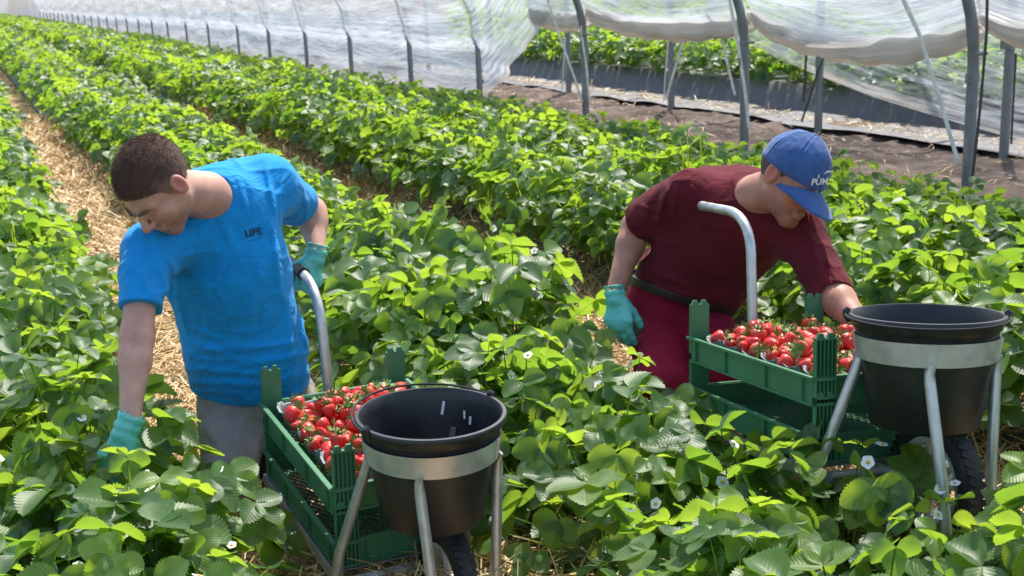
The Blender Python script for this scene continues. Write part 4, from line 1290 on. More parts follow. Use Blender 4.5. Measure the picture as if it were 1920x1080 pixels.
def wheel(parent, c, R, name='wheel'):
    # wheel in the y-z plane
    ax = Matrix.Translation(c) @ Matrix.Rotation(math.pi / 2, 4, 'Y')
    w = empty(name, None, parent); w.location = (0, 0, 0)
    t = MB(); tw = 0.024; prof = []
    for k in range(14):
        a = 2 * math.pi * k / 14; prof.append((R - 0.026 + 0.026 * math.cos(a), tw * math.sin(a)))
    t.lathe(prof, 64, ax, closed=True)
    for k in range(46):
        a = 2 * math.pi * k / 46
        for s in (-1, 1):
            Mx = ax @ Matrix.Rotation(a + (0.03 if s > 0 else -0.03), 4, 'Z') @ Matrix.Translation((R - 0.0055, 0, s * 0.0105)) @ Matrix.Rotation(s * 0.5, 4, 'X')
            t.box((-0.003, -0.0055, -0.0095), (0.0052, 0.0055, 0.0095), Mx)
    t.build('tyre', RUBBER, w)
    r = MB()
    r.lathe([(R - 0.056, -0.016), (R - 0.044, -0.020), (R - 0.052, 0.0), (R - 0.044, 0.020), (R - 0.056, 0.016), (R - 0.062, 0.0)], 48, ax, closed=True)
    r.lathe([(0.012, -0.035), (0.024, -0.035), (0.024, 0.035), (0.012, 0.035)], 24, ax, closed=True)
    for k in range(5):
        a = 2 * math.pi * k / 5 + .3
        p0 = ax @ Vector((0.020 * math.cos(a), 0.020 * math.sin(a), 0)); p1 = ax @ Vector(((R - 0.058) * math.cos(a), (R - 0.058) * math.sin(a), 0))
        r.tube([tuple(p0), tuple(p1)], 0.008, 8)
    r.build('rim', RIMGREY, w)
    return w

def make_cart(M, label, bz, grip, lab_b, stickers, ytube, ytop, grip_mat, yend, bail):
    c = empty('cart', M @ Matrix.Translation((0, 0, -0.2)))
    info(c, label, 'hand cart', 'harvest carts')
    D = 0.2                                        # child coordinates: rim level is z = 0.2
    fr = MB(); zf = -0.205 + D
    for s in (-1, 1): fr.box((s * 0.205 - 0.003, -0.03, zf - 0.03), (s * 0.205 + 0.003, 0.62, zf)); fr.box((s * 0.205 - (0.025 if s > 0 else 0), -0.03, zf - 0.033), (s * 0.205 + (0.025 if s < 0 else 0), 0.62, zf - 0.030))
    for y in (-0.033, 0.30, 0.62): fr.box((-0.208, y, zf - 0.031), (0.208, y + 0.003, zf)); 
    fr.box((-0.208, -0.005, zf + 0.0005), (0.208, 0.02, zf + .003))
    fr.tube([(0, 0.0, zf - 0.02), (0, 0.65, zf - 0.02)], 0.016, 14)
    for s in (-1, 1):
        fr.box((s * 0.045 - 0.003, -0.18, -0.235 + D), (s * 0.045 + 0.003, -0.03, -0.200 + D))
        fr.tube([(s * 0.045, -0.035, zf - 0.012), (s * 0.17, -0.031, zf - 0.012)], 0.009, 10)
        fr.tube([(s * 0.19, 0.46, zf - 0.20), (s * 0.19, 0.46, zf - 0.03)], 0.011, 10)
    fr.tube([(-0.055, -0.15, -0.215 + D), (0.055, -0.15, -0.215 + D)], 0.008, 10)
    fr.build('frame', GALV, c, bevel=0.0008)
    ring = child('holding_ring', BK_BAND, c, (-0.02, -0.15, bz + D))
    cx, cy = -0.02, -0.15
    zt = bz - 0.092 + D
    legs = (((cx - 0.118, cy + 0.070), (-0.062, 0.045)), ((cx - 0.075, cy - 0.115), (0.006, -0.045)), ((cx + 0.122, cy - 0.070), (-0.015, -0.015)), ((cx + 0.09, cy + 0.105), (0.04, 0.02)))
    for (x, y), (dx, dy) in legs:
        m = MB(); zb = zt - 0.24
        m.tube([(x, y, zt + 0.010), (x, y, zt + 0.001), (x, y, zt - 0.012), (x + dx * .06, y + dy * .06, zt - 0.03), (x + dx, y + dy, zb), (x + dx * 1.25, y + dy * 1.25, zb - 0.09)],
               [(0.021, 0.004), (0.019, 0.006), (0.012, 0.010), (0.0118, 0.0118), (0.0118, 0.0118), (0.0118, 0.0118)], 14)
        m.build('leg', GALV, c)
    wheel(c, (0.012, -0.15, -0.215 + D), 0.142)
    h = MB()
    y0 = ytube; y1, z1 = ytop
    pts = [(0, y0 - 0.02, -0.21), (0, y0, -0.1), (0, y0, 0.0), (0, (y0 + y1) / 2, z1 - 0.10)]
    a = np.array(pts[-1]); cpt = np.array((0, y1, z1 + 0.005)); e = np.array((0, y1 + 0.13, z1 + 0.008))
    pts += arc(a, cpt, e, 10)[1:] + [(0, yend - 0.05, z1 + 0.012), (0, yend, z1 + 0.014)]
    pts = [(p[0], p[1], p[2] + D) for p in pts]
    h.tube(pts, 0.0138, 16)
    ho = h.build('handle_tube', GALV, c)
    if grip:
        g = MB(); g.tube([(0, y1 + 0.12, z1 + 0.0085 + D), (0, yend + .004, z1 + 0.014 + D), (0, yend + .010, z1 + 0.014 + D)], [0.0185, 0.0185, 0.012], 16); g.build('grip', GRIP, ho)
    # bucket
    b = empty('bucket', M @ Matrix.Translation((cx, cy, bz - 0.235)))
    info(b, lab_b, 'bucket', 'black buckets')
    child('bucket_shell', BK_BODY, b, (0, 0, 0.235))
    ha = MB(); R_ = BR1 + 0.013
    a0 = bail[0]
    base = [(R_ * math.cos(a0), R_ * math.sin(a0), -0.004)]
    pts = []
    for k in range(25):
        t = math.pi * k / 24
        # bail lying on the far rim
        v = Vector((R_ * 1.02 * math.cos(t), R_ * 1.04 * math.sin(t), -0.002 + bail[1] * math.sin(t)))
        v.rotate(Matrix.Rotation(a0, 3, 'Z')); pts.append((v.x, v.y, v.z + 0.235))
    ha.tube(pts, 0.0028, 8)
    hb = ha.build('bail_handle', BLACKCLOTH, b)
    for s in (0, 1):
        a = a0 + math.pi * s
        lug = MB(); x, y = (BR1 + 0.008) * math.cos(a), (BR1 + 0.008) * math.sin(a)
        lug.tube([(x, y, 0.216), (x * 1.03, y * 1.03, 0.232), (x * 1.03, y * 1.03, 0.240), (x, y, 0.246)], [0.006, 0.009, 0.009, 0.005], 10)
        lug.build('handle_lug', BUCKET, b)
    for (an, z, w_, h_, rl) in stickers:
        r0 = BR1 - 0.0055 + (0.113 - 0.150) * ((-z - 0.03) / 0.235) * 1.0
        m = MB(); c_, s_ = math.cos(an), math.sin(an)
        r0 -= 0.0052
        tx, ty = -s_, c_
        q = []
        for u, v in ((-1, -1), (1, -1), (1, 1), (-1, 1)):
            uu = (u * w_ * math.cos(rl) - v * h_ * math.sin(rl)) / 2; vv = (u * w_ * math.sin(rl) + v * h_ * math.cos(rl)) / 2
            rr = r0 + vv * (0.037 / 0.235)
            q.append((c_ * rr + tx * uu, s_ * rr + ty * uu, 0.235 + z + vv))
        q2 = [(x * 0.992, y * 0.992, z_) for x, y, z_ in q]
        m.add(q + q2, [(0, 1, 2, 3), (7, 6, 5, 4), (0, 4, 5, 1), (1, 5, 6, 2), (2, 6, 7, 3), (3, 7, 4, 0)])
        m.build('paper_scrap', WHITE, b, smooth=False)
    return c

if ON['carts']:
    make_cart(ML, 'low galvanised hand cart with black rubber grip in front of the man in blue', 0.195, True,
              'black bucket with three white scraps inside, on the cart before the man in blue',
              ((1.0, -0.040, 0.006, 0.030, 0.15), (0.62, -0.050, 0.005, 0.018, -0.1), (0.50, -0.060, 0.006, 0.018, 0.0)),
              0.675, (0.735, 0.262), GRIP, 1.07, (0.25, 0.010))
    make_cart(MR, 'low galvanised hand cart with bare tube handle in front of the man in the cap', 0.150, False,
              'clean black bucket held on the cart before the man in the cap',
              (), 0.632, (0.66, 0.315), GRIP, 0.945, (2.6, -0.006))
    for M, who, gr in ((ML, 'beside the man in blue', 'strawberries in the crate beside the man in blue'), (MR, 'below the man in the cap', 'strawberries in the crate below the man in the cap')):
        make_crate(M, 0, 'green ribbed plastic crate full of ripe strawberries ' + who, 'green harvest crates')
        make_crate(M, -0.131, 'empty green crate with lattice floor under the full one ' + who, 'green harvest crates')
        pr_ = np.random.default_rng(5 if M is ML else 6)
        for i in range(6):
            for j in range(2):
                o = bpy.data.objects.new('punnet', PUN); link(o)
                o.matrix_world = M @ Matrix.Translation((-0.088 + 0.176 * j, 0.058 + 0.0965 * i, 0.004 + pr_.normal(0, .0015))) @ Matrix.Rotation(pr_.normal(0, .02), 4, 'Z')
                info(o, 'grey card punnet of strawberries inside the upper green crate ' + who, 'punnet', 'card punnets in the crate ' + who)
        n = 0
        def berry(x, y, z, sc):
            o = bpy.data.objects.new('strawberry', BM[pr_.integers(5)]); link(o)
            ti = abs(pr_.normal(1.15, 0.6)); az = pr_.uniform(0, 6.283)
            Rm = Matrix.Rotation(az, 4, 'Z') @ Matrix.Rotation(ti, 4, 'X') @ Matrix.Rotation(pr_.uniform(0, 6.28), 4, 'Z')
            o.matrix_world = M @ Matrix.Translation((x, y, z)) @ Rm @ Matrix.Diagonal((sc, sc, sc, 1))
            info(o, 'glossy red strawberry with green calyx in the full crate ' + who, 'strawberry', gr)
            child('calyx', CM[pr_.integers(5)], o, scale=(1.1, 1.1, 1.0))
        sp = 0.0395
        rows = int(0.535 / (sp * 0.9))
        for a in range(rows):
            for b_ in range(9):
                x = -0.163 + b_ * 0.0400 + (0.020 if a % 2 else 0) + pr_.normal(0, .004)
                if x > 0.172: continue
                y = 0.034 + a * sp * 0.9 + pr_.normal(0, .004)
                if pr_.random() < 0.06: continue
                mound = 0.010 * math.cos(x / 0.17 * 1.3)
                berry(x, y, -0.002 + mound + pr_.normal(0, .006), pr_.uniform(0.84, 1.24)); n += 1
        for q in range(26):
            berry(pr_.uniform(-.13, .13), pr_.uniform(.06, .54), 0.030 + pr_.normal(0, .003), pr_.uniform(.95, 1.15)); n += 1
        print('berries', n)
# ------------------------------------------------------------------ people
from mathutils.bvhtree import BVHTree
def hair_mat():
    m, nt, bs, out = new_mat('short_brown_hair')
    N, L = nt.nodes, nt.links
    tc = N.new('ShaderNodeTexCoord')
    nz = N.new('ShaderNodeTexNoise'); nz.inputs['Scale'].default_value = 450; nz.inputs['Detail'].default_value = 4
    L.new(tc.outputs['Object'], nz.inputs['Vector'])
    r = N.new('ShaderNodeValToRGB'); L.new(nz.outputs['Fac'], r.inputs[0])
    e = r.color_ramp.elements
    e[0].position = 0.35; e[0].color = (0.075, 0.038, 0.026, 1); e[1].position = 0.7; e[1].color = (0.20, 0.115, 0.08, 1)
    at2 = N.new('ShaderNodeAttribute'); at2.attribute_name = 'rnd'
    mf = N.new('ShaderNodeMixRGB'); mf.inputs[1].default_value = (0.30, 0.18, 0.135, 1); L.new(at2.outputs['Fac'], mf.inputs[0]); L.new(r.outputs[0], mf.inputs[2])
    L.new(mf.outputs[0], bs.inputs['Base Color']); bs.inputs['Roughness'].default_value = 0.75; bs.inputs['Specular IOR Level'].default_value = 0.25
    bs.inputs['Sheen Weight'].default_value = 0.1
    bp = N.new('ShaderNodeBump'); bp.inputs['Strength'].default_value = 0.3; bp.inputs['Distance'].default_value = 0.001
    L.new(nz.outputs['Fac'], bp.inputs['Height']); L.new(bp.outputs[0], bs.inputs['Normal'])
    return m
HAIR = hair_mat()
f32 = lambda a: np.asarray(a, np.float32)
def perp_plane(p, a, b, s=1.0):
    """signed distance beyond b along a->b"""
    d = np.asarray(b) - np.asarray(a)
    return plane(p, b, d)
def bounds(pts, m):
    P = np.array(pts); return P.min(0) - m, P.max(0) + m
def arm_sdf(p, S, E, W_, r=(0.050, 0.043, 0.046, 0.029)):
    mid = E + (W_ - E) * 0.28
    d = cone(p, S, E, r[0], r[1])
    d = smin(d, cone(p, E, mid, r[1] * 0.96, r[2]), 0.03)
    return smin(d, cone(p, mid, W_, r[2], r[3]), 0.02)
def print_text(txt, cx, cy, hpx, ang, obj, material, name, parent, shear=0.0, wide=1.0, off=0.0015):
    cu = bpy.data.curves.new(name, 'FONT'); cu.body = txt; cu.size = 1.0; cu.align_x = 'CENTER'; cu.align_y = 'CENTER'; cu.shear = shear; cu.offset = 0.028
    cu.resolution_u = 3
    tmp = bpy.data.objects.new(name, cu); scene.collection.objects.link(tmp)
    dg = bpy.context.evaluated_depsgraph_get()
    me = bpy.data.meshes.new_from_object(tmp.evaluated_get(dg))
    bpy.data.objects.remove(tmp)
    bm = bmesh.new(); bm.from_mesh(me)
    bmesh.ops.triangulate(bm, faces=bm.faces)
    bmesh.ops.subdivide_edges(bm, edges=[e for e in bm.edges if e.calc_length() > 0.25], cuts=2)
    bvh = BVHTree.FromPolygons([v.co[:] for v in obj.data.vertices], [q.vertices[:] for q in obj.data.polygons])
    c, s = math.cos(ang), math.sin(ang)
    for v in bm.verts:
        u, w = v.co.x * hpx / 0.72 * wide, v.co.y * hpx / 0.72
        x = cx + u * c + w * s; y = cy + u * s * 1.0 - w * c
        d = Vector(_world(x, y)).normalized()
        h = bvh.ray_cast(Vector(C0), d)
        if h[0] is None: h = bvh.find_nearest(Vector(C0) + d * 3.45)
        v.co = h[0] - d * off
    bm.to_mesh(me); bm.free()
    me.materials.clear(); me.materials.append(material)
    o = bpy.data.objects.new(name, me); link(o, parent)
    return o

def glove_shell(dh, q, cuff=-0.045, k=1.0):
    """dh: hand distance, q: hand frame coordinates; keep everything beyond the cuff"""
    wr = cone(q, (0, 0.01, 0), (0, -0.06, 0), 0.030, 0.034)
    d = smin(dh - 0.0015, wr, 0.012)
    d = d + 0.0016 * np.sin(q[:, 1] * 260 + 6 * q[:, 0]) * np.clip((0.03 - q[:, 1]) / 0.04, 0, 1)
    d = d + 0.0012 * vnoise(q, (70, 110, 70), 91) - 0.0016 * (1 - np.abs(vnoise(q, (55, 40, 55), 92))) ** 5
    d = smax(d, cuff - q[:, 1], 0.002)
    inner = cone(q, (0, 0.0, 0), (0, -0.08, 0), 0.0285, 0.0325)
    return smax(d, -np.maximum(inner, q[:, 1] - (cuff + 0.02)), 0.001)

if ON['people']:
    # ================================================= man in the blue T-shirt
    A = at
    HC = A(294, 349, 3.05); NB = A(388, 366, 3.20)
    RS, RE, RW = A(272, 462, 3.13), A(257, 632, 3.02), A(243, 792, 2.92)
    LS, LE, LW = A(508, 345, 3.38), A(584, 398, 3.64), A(594, 470, 3.55)
    PEL = A(478, 742, 3.56); WA = A(440, 590, 3.42); CH = A(418, 440, 3.30)
    HS = 0.95
    HF = frame(cv(-.32, -.90, .30), cv(-.50, .42, .76))
    FR = cv(-.25, -.15, 1)
    # hands
    gl_l = frame(cv(-.22, -1, .05), cv(.85, .05, .55))
    gl_r = frame(cv(-.35, -1, .15), cv(-.15, .1, 1))
    gripc = Vector(ML @ Vector((0, 0.955, 0.274)))
    O_l = LW + gl_l[:, 1] * 0.012
    O_r = RW + gl_r[:, 1] * 0.02
    def hL(p): return hand_sdf((p - f32(O_l)) @ f32(gl_l), (1.0, 1.05, 1.1, 1.15), thumb=(0.75, 0.8, -0.75), side=1, thumb_curl=0.8)
    def hR(p): return hand_sdf((p - f32(O_r)) @ f32(gl_r), (0.35, 0.45, 0.5, 0.6), side=-1)
    def torso(p):
        d = econe(p, A(486, 800, 3.58), A(458, 640, 3.46), .178, .168, FR, .68)
        d = smin(d, econe(p, A(458, 640, 3.46), A(422, 500, 3.36), .166, .166, FR, .70), .05)
        d = smin(d, econe(p, A(422, 500, 3.36), A(418, 425, 3.32), .166, .148, FR, .72), .05)
        d = smin(d, cone(p, A(290, 470, 3.18), A(498, 362, 3.38), .074, .082), .05)
        d = smin(d, cone(p, A(395, 375, 3.30), A(470, 352, 3.42), .085, .085), .05)
        return d
    FOLD_L = [(332, 560, 352, 640, 7, .007), (352, 640, 440, 672, 7, .007), (345, 690, 520, 705, 6, .006), (350, 718, 540, 722, 6, .005), (350, 660, 470, 648, 6, .005), (430, 660, 560, 640, 6, .006),
              (355, 612, 420, 640, 6, .006), (430, 690, 590, 660, 6, .005), (512, 420, 528, 560, 7, .007), (495, 500, 455, 640, 9, .006), (540, 560, 545, 700, 7, .006), (410, 400, 455, 500, 9, .004),
              (445, 330, 462, 400, 6, .005), (500, 320, 516, 400, 5, .006), (535, 330, 515, 395, 4, .005), (300, 490, 318, 560, 7, .007), (322, 470, 335, 560, 8, .006), (240, 470, 236, 560, 7, .004),
              (262, 500, 280, 555, 6, .006), (290, 455, 330, 505, 8, .005), (470, 470, 500, 540, 9, .004), (380, 520, 400, 610, 12, .004), (568, 620, 590, 680, 6, .005)]
    n_neck = NB - HC; n_neck = n_neck / np.linalg.norm(n_neck)
    h1, h2, h3 = A(345, 760, 3.44), A(540, 752, 3.42), A(604, 678, 3.62)
    hn = np.cross(h2 - h1, h3 - h1); hn = hn * (-1 if hn[2] > 0 else 1)
    SRe, SLe = A(262, 578, 3.05), A(556, 381, 3.55)
    def shirt(p):
        d = torso(p)
        sr = cone(p, A(276, 468, 3.13), SRe + (SRe - RS) * 0.2, .066, .053)
        sl = cone(p, LS, SLe + (SLe - LS) * 0.25, .070, .064)
        sr = smax(sr, perp_plane(p, RS, SRe), .002); sl = smax(sl, perp_plane(p, LS, SLe), .002)
        cr_, cl_ = perp_plane(p, RS, SRe), perp_plane(p, LS, SLe)
        sr = sr + 0.0013 * np.exp(-((cr_ + 0.018) / 0.002) ** 2); sl = sl + 0.0013 * np.exp(-((cl_ + 0.018) / 0.002) ** 2)
        d = union([d, sr], .035); d = union([d, sl], .035)
        # shoulder seams
        d = d - 1.35 * folds(p, FOLD_L)
        d = d + 0.0045 * vnoise(p, (9, 9, 9), 3) + 0.0020 * vnoise(p, (26, 26, 26), 4) - 0.005 * (1 - np.abs(vnoise(p, (10, 10, 16), 61))) ** 6
        pn = plane(p, h1, hn)
        d = d + 0.0013 * np.exp(-((pn + 0.02) / 0.002) ** 2)
        d = smax(d, pn, .002)
        nk = cone(p, HC, NB + n_neck * 0.006, 0.058, 0.060)
        d = d - 0.0028 * np.exp(-((nk - 0.009) / 0.006) ** 2)
        d = smax(d, -nk, .003)
        # hollow sleeve mouths and hem
        ir = np.maximum(cone(p, A(276, 468, 3.13), SRe + (SRe - RS) * .3, .052, .043), -(cr_ + 0.025))
        il = np.maximum(cone(p, LS, SLe + (SLe - LS) * .3, .060, .053), -(cl_ + 0.03))
        d = smax(d, -il, .001)
        return d
    HIPR, HIPL = A(432, 765, 3.55), A(535, 745, 3.62)
    KR, KL = A(432, 900, 3.36), A(560, 880, 3.45)
    AR_ = np.array([KR[0] - .02, KR[1] + .26, 0.17]); AL_ = np.array([KL[0] + .05, KL[1] + .26, 0.17])
    def pants(p):
        d = econe(p, A(470, 690, 3.50), A(486, 785, 3.60), .162, .166, FR, .76)
        d = smin(d, smin(cone(p, HIPR, KR, .094, .078), cone(p, KR, AR_, .072, .062), .02), .03)
        d = smin(d, smin(cone(p, HIPL, KL, .094, .078), cone(p, KL, AL_, .072, .062), .02), .03)
        d = d - folds(p, [(470, 760, 440, 830, 7, .006), (500, 770, 480, 860, 7, .006), (380, 790, 420, 850, 8, .005), (520, 770, 560, 800, 7, .005), (430, 800, 470, 870, 7, .006)])
        return d + 0.004 * vnoise(p, (10, 10, 10), 8)
    def body(p):
        d = torso(p) + 0.014 + 0.25 * np.clip(plane(p, h1, hn) + 0.05, 0, 0.12)
        d = smin(d, cone(p, HC - HF[:, 2] * 0.02, NB, .056, .062), .03)
        hd, _ = head_sdf((p - f32(HC)) @ f32(HF) / HS); hd = hd * HS
        d = smin(d, hd, .018)
        d = smin(d, arm_sdf(p, RS, RE, RW, (.044, .0375, .0375, .024)), .008)
        d = smin(d, arm_sdf(p, LS, LE, LW, (.048, .041, .040, .026)), .01)
        d = smin(d, hL(p) + .0028, .008); d = smin(d, hR(p) + .0028, .008)
        leg = smin(cone(p, HIPR, KR, .075, .06), cone(p, KR, AR_, .055, .045), .02)
        leg = smin(leg, smin(cone(p, HIPL, KL, .075, .06), cone(p, KL, AL_, .055, .045), .02), .02)
        return smin(d, leg, .04)
    lo, hi = bounds([HC, RE, RW, LE, LW, PEL, KR, KL, AR_, AL_, RS, LS, O_r + gl_r[:, 1] * .15], 0.16)
    man = sdf_object('person', body, lo, hi, 0.0042, SKIN, rnd=skin_tint(HC, HF, HS, [RE, LE]))
    info(man, 'man in a bright blue T-shirt bending down to pick, turquoise gloves on both hands', 'person')
    lo, hi = bounds([A(230, 450, 3.1), A(600, 300, 3.6), A(340, 800, 3.4), A(600, 700, 3.7), RS, LS, SRe, SLe], 0.14)
    sh = sdf_object('t_shirt', shirt, lo, hi, 0.0042, BLUE, man)
    print_text('LIFE', 475, 436, 13, -0.20, sh, NAVY, 'chest_print', man, wide=1.05)
    print_text('- - - - - - -', 478, 449, 5, -0.20, sh, NAVY, 'chest_print', man, wide=1.0)
    lo, hi = bounds([HIPR, HIPL, KR, KL, AR_, AL_], 0.2)
    sdf_object('trousers', pants, lo, hi, 0.006, PANTS_GREY, man)
    for O_, fr_, hf, cf in ((O_l, gl_l, hL, -0.030), (O_r, gl_r, hR, -0.045)):
        lo, hi = bounds([O_ - fr_[:, 1] * .06, O_ + fr_[:, 1] * .19, O_ + fr_[:, 0] * .09, O_ - fr_[:, 0] * .09], 0.07)
        sdf_object('glove', lambda p: glove_shell(hf(p), (p - f32(O_)) @ f32(fr_), cf), lo, hi, 0.0025, GLOVE, man)
    def hair(p):
        q = (p - f32(HC)) @ f32(HF) / HS
        cr = ellip(q, (0, -0.018, 0.030), (0.076, 0.096, 0.086))
        d = cr - 0.0045 - 0.0045 * np.clip((q[:, 2] - 0.02) / 0.08, 0, 1) + 0.0010 * vnoise(q, (260, 160, 90), 12)
        ax_ = np.abs(q[:, 0])
        line = 0.074 * np.clip(q[:, 1] / 0.075, -2, 1) ** 1.0
        line = np.where(q[:, 1] > 0.03, 0.030 + (q[:, 1] - 0.03) * 0.75 , 0.030 + (q[:, 1] - 0.03) * 1.0)
        side = np.exp(-((q[:, 1] - 0.012) / 0.012) ** 2) * 0.045 * (ax_ > 0.04)     # sideburns
        line = np.maximum(line - side, -0.062)
        ear = ellip(np.stack([ax_, q[:, 1], q[:, 2]], 1), (0.080, -0.016, -0.012), (0.03, 0.023, 0.036))
        return smax(smax(d, line - q[:, 2], .010), -ear, .004)
    c = HC
    V, Q = surface_nets(hair, c - .15, c + .15, 0.0026)
    hr = np.random.default_rng(3)
    q = (V - HC) @ HF / HS
    d0 = hair(V.astype(np.float32)); e_ = 0.002
    Nn = np.stack([hair((V + np.eye(3)[i] * e_).astype(np.float32)) - d0 for i in range(3)], 1); Nn /= np.linalg.norm(Nn, axis=1)[:, None] + 1e-9
    out_ = np.linalg.norm(q / np.array([.076, .096, .086]), axis=1)
    ids = np.nonzero((((q - np.array([0, -.018, .03])) * ((V - HC) @ HF * 0 + 1) * 1.0) * ((Nn @ HF))).sum(1) > 0)[0]
    ids = hr.choice(ids, 26000)
    P0 = V[ids] + hr.normal(0, .0012, (len(ids), 3)); Np = Nn[ids]; qq = q[ids]
    top = np.clip((qq[:, 2] - 0.035) / 0.05, 0, 1)
    comb = HF[:, 1] * 0.8 + HF[:, 2] * 0.1
    comb = comb - Np * (Np @ comb)[:, None]
    L_ = (0.003 + 0.011 * top) * hr.uniform(.6, 1.3, len(ids))
    dr = Np * 0.42 + comb * 1.1 + hr.normal(0, .06, Np.shape); dr /= np.linalg.norm(dr, axis=1)[:, None]
    sd_ = np.cross(dr, hr.normal(0, 1, Np.shape)); sd_ /= np.linalg.norm(sd_, axis=1)[:, None]
    tipp = P0 + dr * L_[:, None]
    nv = len(V)
    Vh = np.concatenate([V, np.stack([P0 - sd_ * .0005, P0 + sd_ * .0005, tipp], 1).reshape(-1, 3)])
    qh = (Vh - HC) @ HF / HS
    fade = np.clip((qh[:, 2] - np.maximum(0.030 + (qh[:, 1] - 0.03) * 1.0, -0.062)) / 0.055, 0, 1)
    fade = np.where(qh[:, 1] > 0.035, 1, 0.25 + 0.75 * fade)
    np_mesh('hair', Vh, Q, HAIR, True, parent=man, rnd=fade, Ft=nv + np.arange(len(ids) * 3).reshape(-1, 3))
    def brows(p, HCx, HFx):
        q = (p - f32(HCx)) @ f32(HFx); q = q.copy(); q[:, 0] = np.abs(q[:, 0])
        return cone(q, (0.016, 0.093, 0.021), (0.043, 0.080, 0.023), 0.004, 0.0028) + 0.001 * vnoise(q, (300, 300, 300), 2)
    sdf_object('eyebrows', lambda p: brows(p, HC, HF), HC - .13, HC + .13, 0.002, HAIR, man, rnd=lambda V: np.ones(len(V)))
    def boot(a, fdir):
        a = np.array(a); f_ = np.array(fdir) / np.linalg.norm(fdir)
        def g(p):
            d = smin(cone(p, a + (0, 0, .03), a + (0, 0, -.04), .055, .05), econe(p, a + np.array([0, 0, -.045]) - f_ * .03, a + f_ * .16 + np.array([0, 0, -.055]), .045, .042, (0, 0, 1), .8), .03)
            return smax(d, (a[2] - 0.09) - p[:, 2], .005)
        return g
    for a_ in (AR_, AL_): sdf_object('boot', boot(a_, (0, -1, 0)), a_ - .24, a_ + .24, 0.007, LEATHER, man)

    # ================================================= man in the cap
    HC2 = A(1484, 335, 3.48); NB2 = A(1418, 368, 3.60)
    HF2 = frame(cv(.50, -.58, .62), cv(.42, .80, .36))
    RS2, RE2, RW2 = A(1292, 362, 3.70), A(1193, 425, 3.86), A(1153, 548, 3.78)
    LS2, LE2, LW2 = A(1500, 442, 3.56), A(1556, 545, 3.42), A(1622, 618, 3.26)
    FR2 = cv(.10, -.35, 1)
    g2r = frame(cv(.10, -1, .10), cv(-.45, .05, .87)); g2l = frame(cv(.5, -.85, .1), cv(.2, .3, 1))
    O2r = RW2 + g2r[:, 1] * .01; O2l = LW2 + g2l[:, 1] * .015
    def h2R(p): return hand_sdf((p - f32(O2r)) @ f32(g2r), (0.30, 0.35, 0.42, 0.55), side=-1, thumb=(.6, 1, -.5))
    def h2L(p): return hand_sdf((p - f32(O2l)) @ f32(g2l), (0.4, 0.5, 0.6, 0.7), side=1)
    def torso2(p):
        d = econe(p, A(1262, 585, 3.96), A(1298, 520, 3.90), .150, .168, FR2, .72)
        d = smin(d, econe(p, A(1298, 520, 3.90), A(1352, 440, 3.80), .168, .176, FR2, .72), .05)
        d = smin(d, econe(p, A(1352, 440, 3.80), A(1402, 410, 3.70), .172, .140, FR2, .72), .05)
        d = smin(d, cone(p, A(1310, 372, 3.72), A(1490, 440, 3.58), .088, .078), .05)
        d = smin(d, cone(p, A(1335, 378, 3.86), A(1400, 372, 3.78), .115, .10), .05)
        return d
    FOLD_R = [(1250, 350, 1232, 420, 6, .012), (1268, 340, 1262, 420, 6, .007), (1222, 360, 1210, 415, 5, .006), (1290, 330, 1305, 400, 6, .005), (1210, 500, 1300, 545, 7, .006), (1230, 540, 1380, 575, 6, .006),
              (1238, 400, 1200, 385, 5, .008), (1245, 415, 1215, 405, 4, .007), (1260, 395, 1245, 340, 5, .007), (1240, 440, 1225, 520, 8, .004), (1400, 540, 1330, 560, 7, .006), (1480, 470, 1430, 530, 9, .006), (1520, 450, 1545, 530, 6, .007), (1500, 470, 1530, 550, 6, .006), (1545, 470, 1575, 540, 6, .006),
              (1300, 430, 1340, 520, 12, .004), (1380, 470, 1410, 540, 10, .004), (1345, 320, 1400, 312, 6, .004)]
    n2_ = NB2 - HC2; n2_ = n2_ / np.linalg.norm(n2_)
    S2r, S2l = A(1199, 418, 3.84), A(1566, 560, 3.38)
    b1, b2, b3 = A(1186, 527, 3.90), A(1376, 596, 3.82), A(1240, 552, 3.78)
    bn = np.cross(b2 - b1, b3 - b1); bn = bn * (-1 if bn[2] > 0 else 1)
    def shirt2(p):
        d = torso2(p)
        sr = smax(cone(p, RS2, S2r + (S2r - RS2) * .1, .070, .063), perp_plane(p, RS2, S2r), .002); sl = cone(p, LS2, LE2, .068, .058); sl = smin(sl, cone(p, LE2, S2l + (S2l - LE2) * 1.0, .057, .053), .02)
        cr_ = perp_plane(p, RS2, S2r); cl_ = perp_plane(p, LE2, S2l)
        d = union([d, sr], .035)
        d = union([d, sl], .035)
        d = d - 1.35 * folds(p, FOLD_R) + 0.0045 * vnoise(p, (9, 9, 9), 33) + 0.0020 * vnoise(p, (24, 24, 24), 34) - 0.005 * (1 - np.abs(vnoise(p, (12, 12, 14), 62))) ** 6
        nearR = np.linalg.norm(p - f32(S2r + (S2r - RS2) * .25), axis=1) < 0.105; nearL = np.linalg.norm(p - f32(S2l), axis=1) < 0.16
        d = np.where(nearR, smax(d, np.where(nearR, cr_, -1), .002), d)
        d = np.where(nearL, smax(d, np.where(nearL, cl_, -1), .002), d)
        nk = cone(p, HC2, NB2 - n2_ * 0.012, 0.057, 0.060)
        d = d - 0.0026 * np.exp(-((nk - 0.009) / 0.006) ** 2)
        d = smax(d, -nk, .003)
        d = smax(d, plane(p, b1, bn) - 0.006, .003)
        ir = np.maximum(cone(p, RS2, S2r + (S2r - RS2) * .3, .056, .046), -(cr_ + 0.03))
        il = np.maximum(cone(p, LE2, S2l + (S2l - LE2) * 1.5, .050, .045), -(cl_ + 0.03))
        d = smax(d, -ir, .001); d = smax(d, -il, .001)
        return d
    H2R, H2L = A(1236, 610, 3.98), A(1315, 625, 3.94)
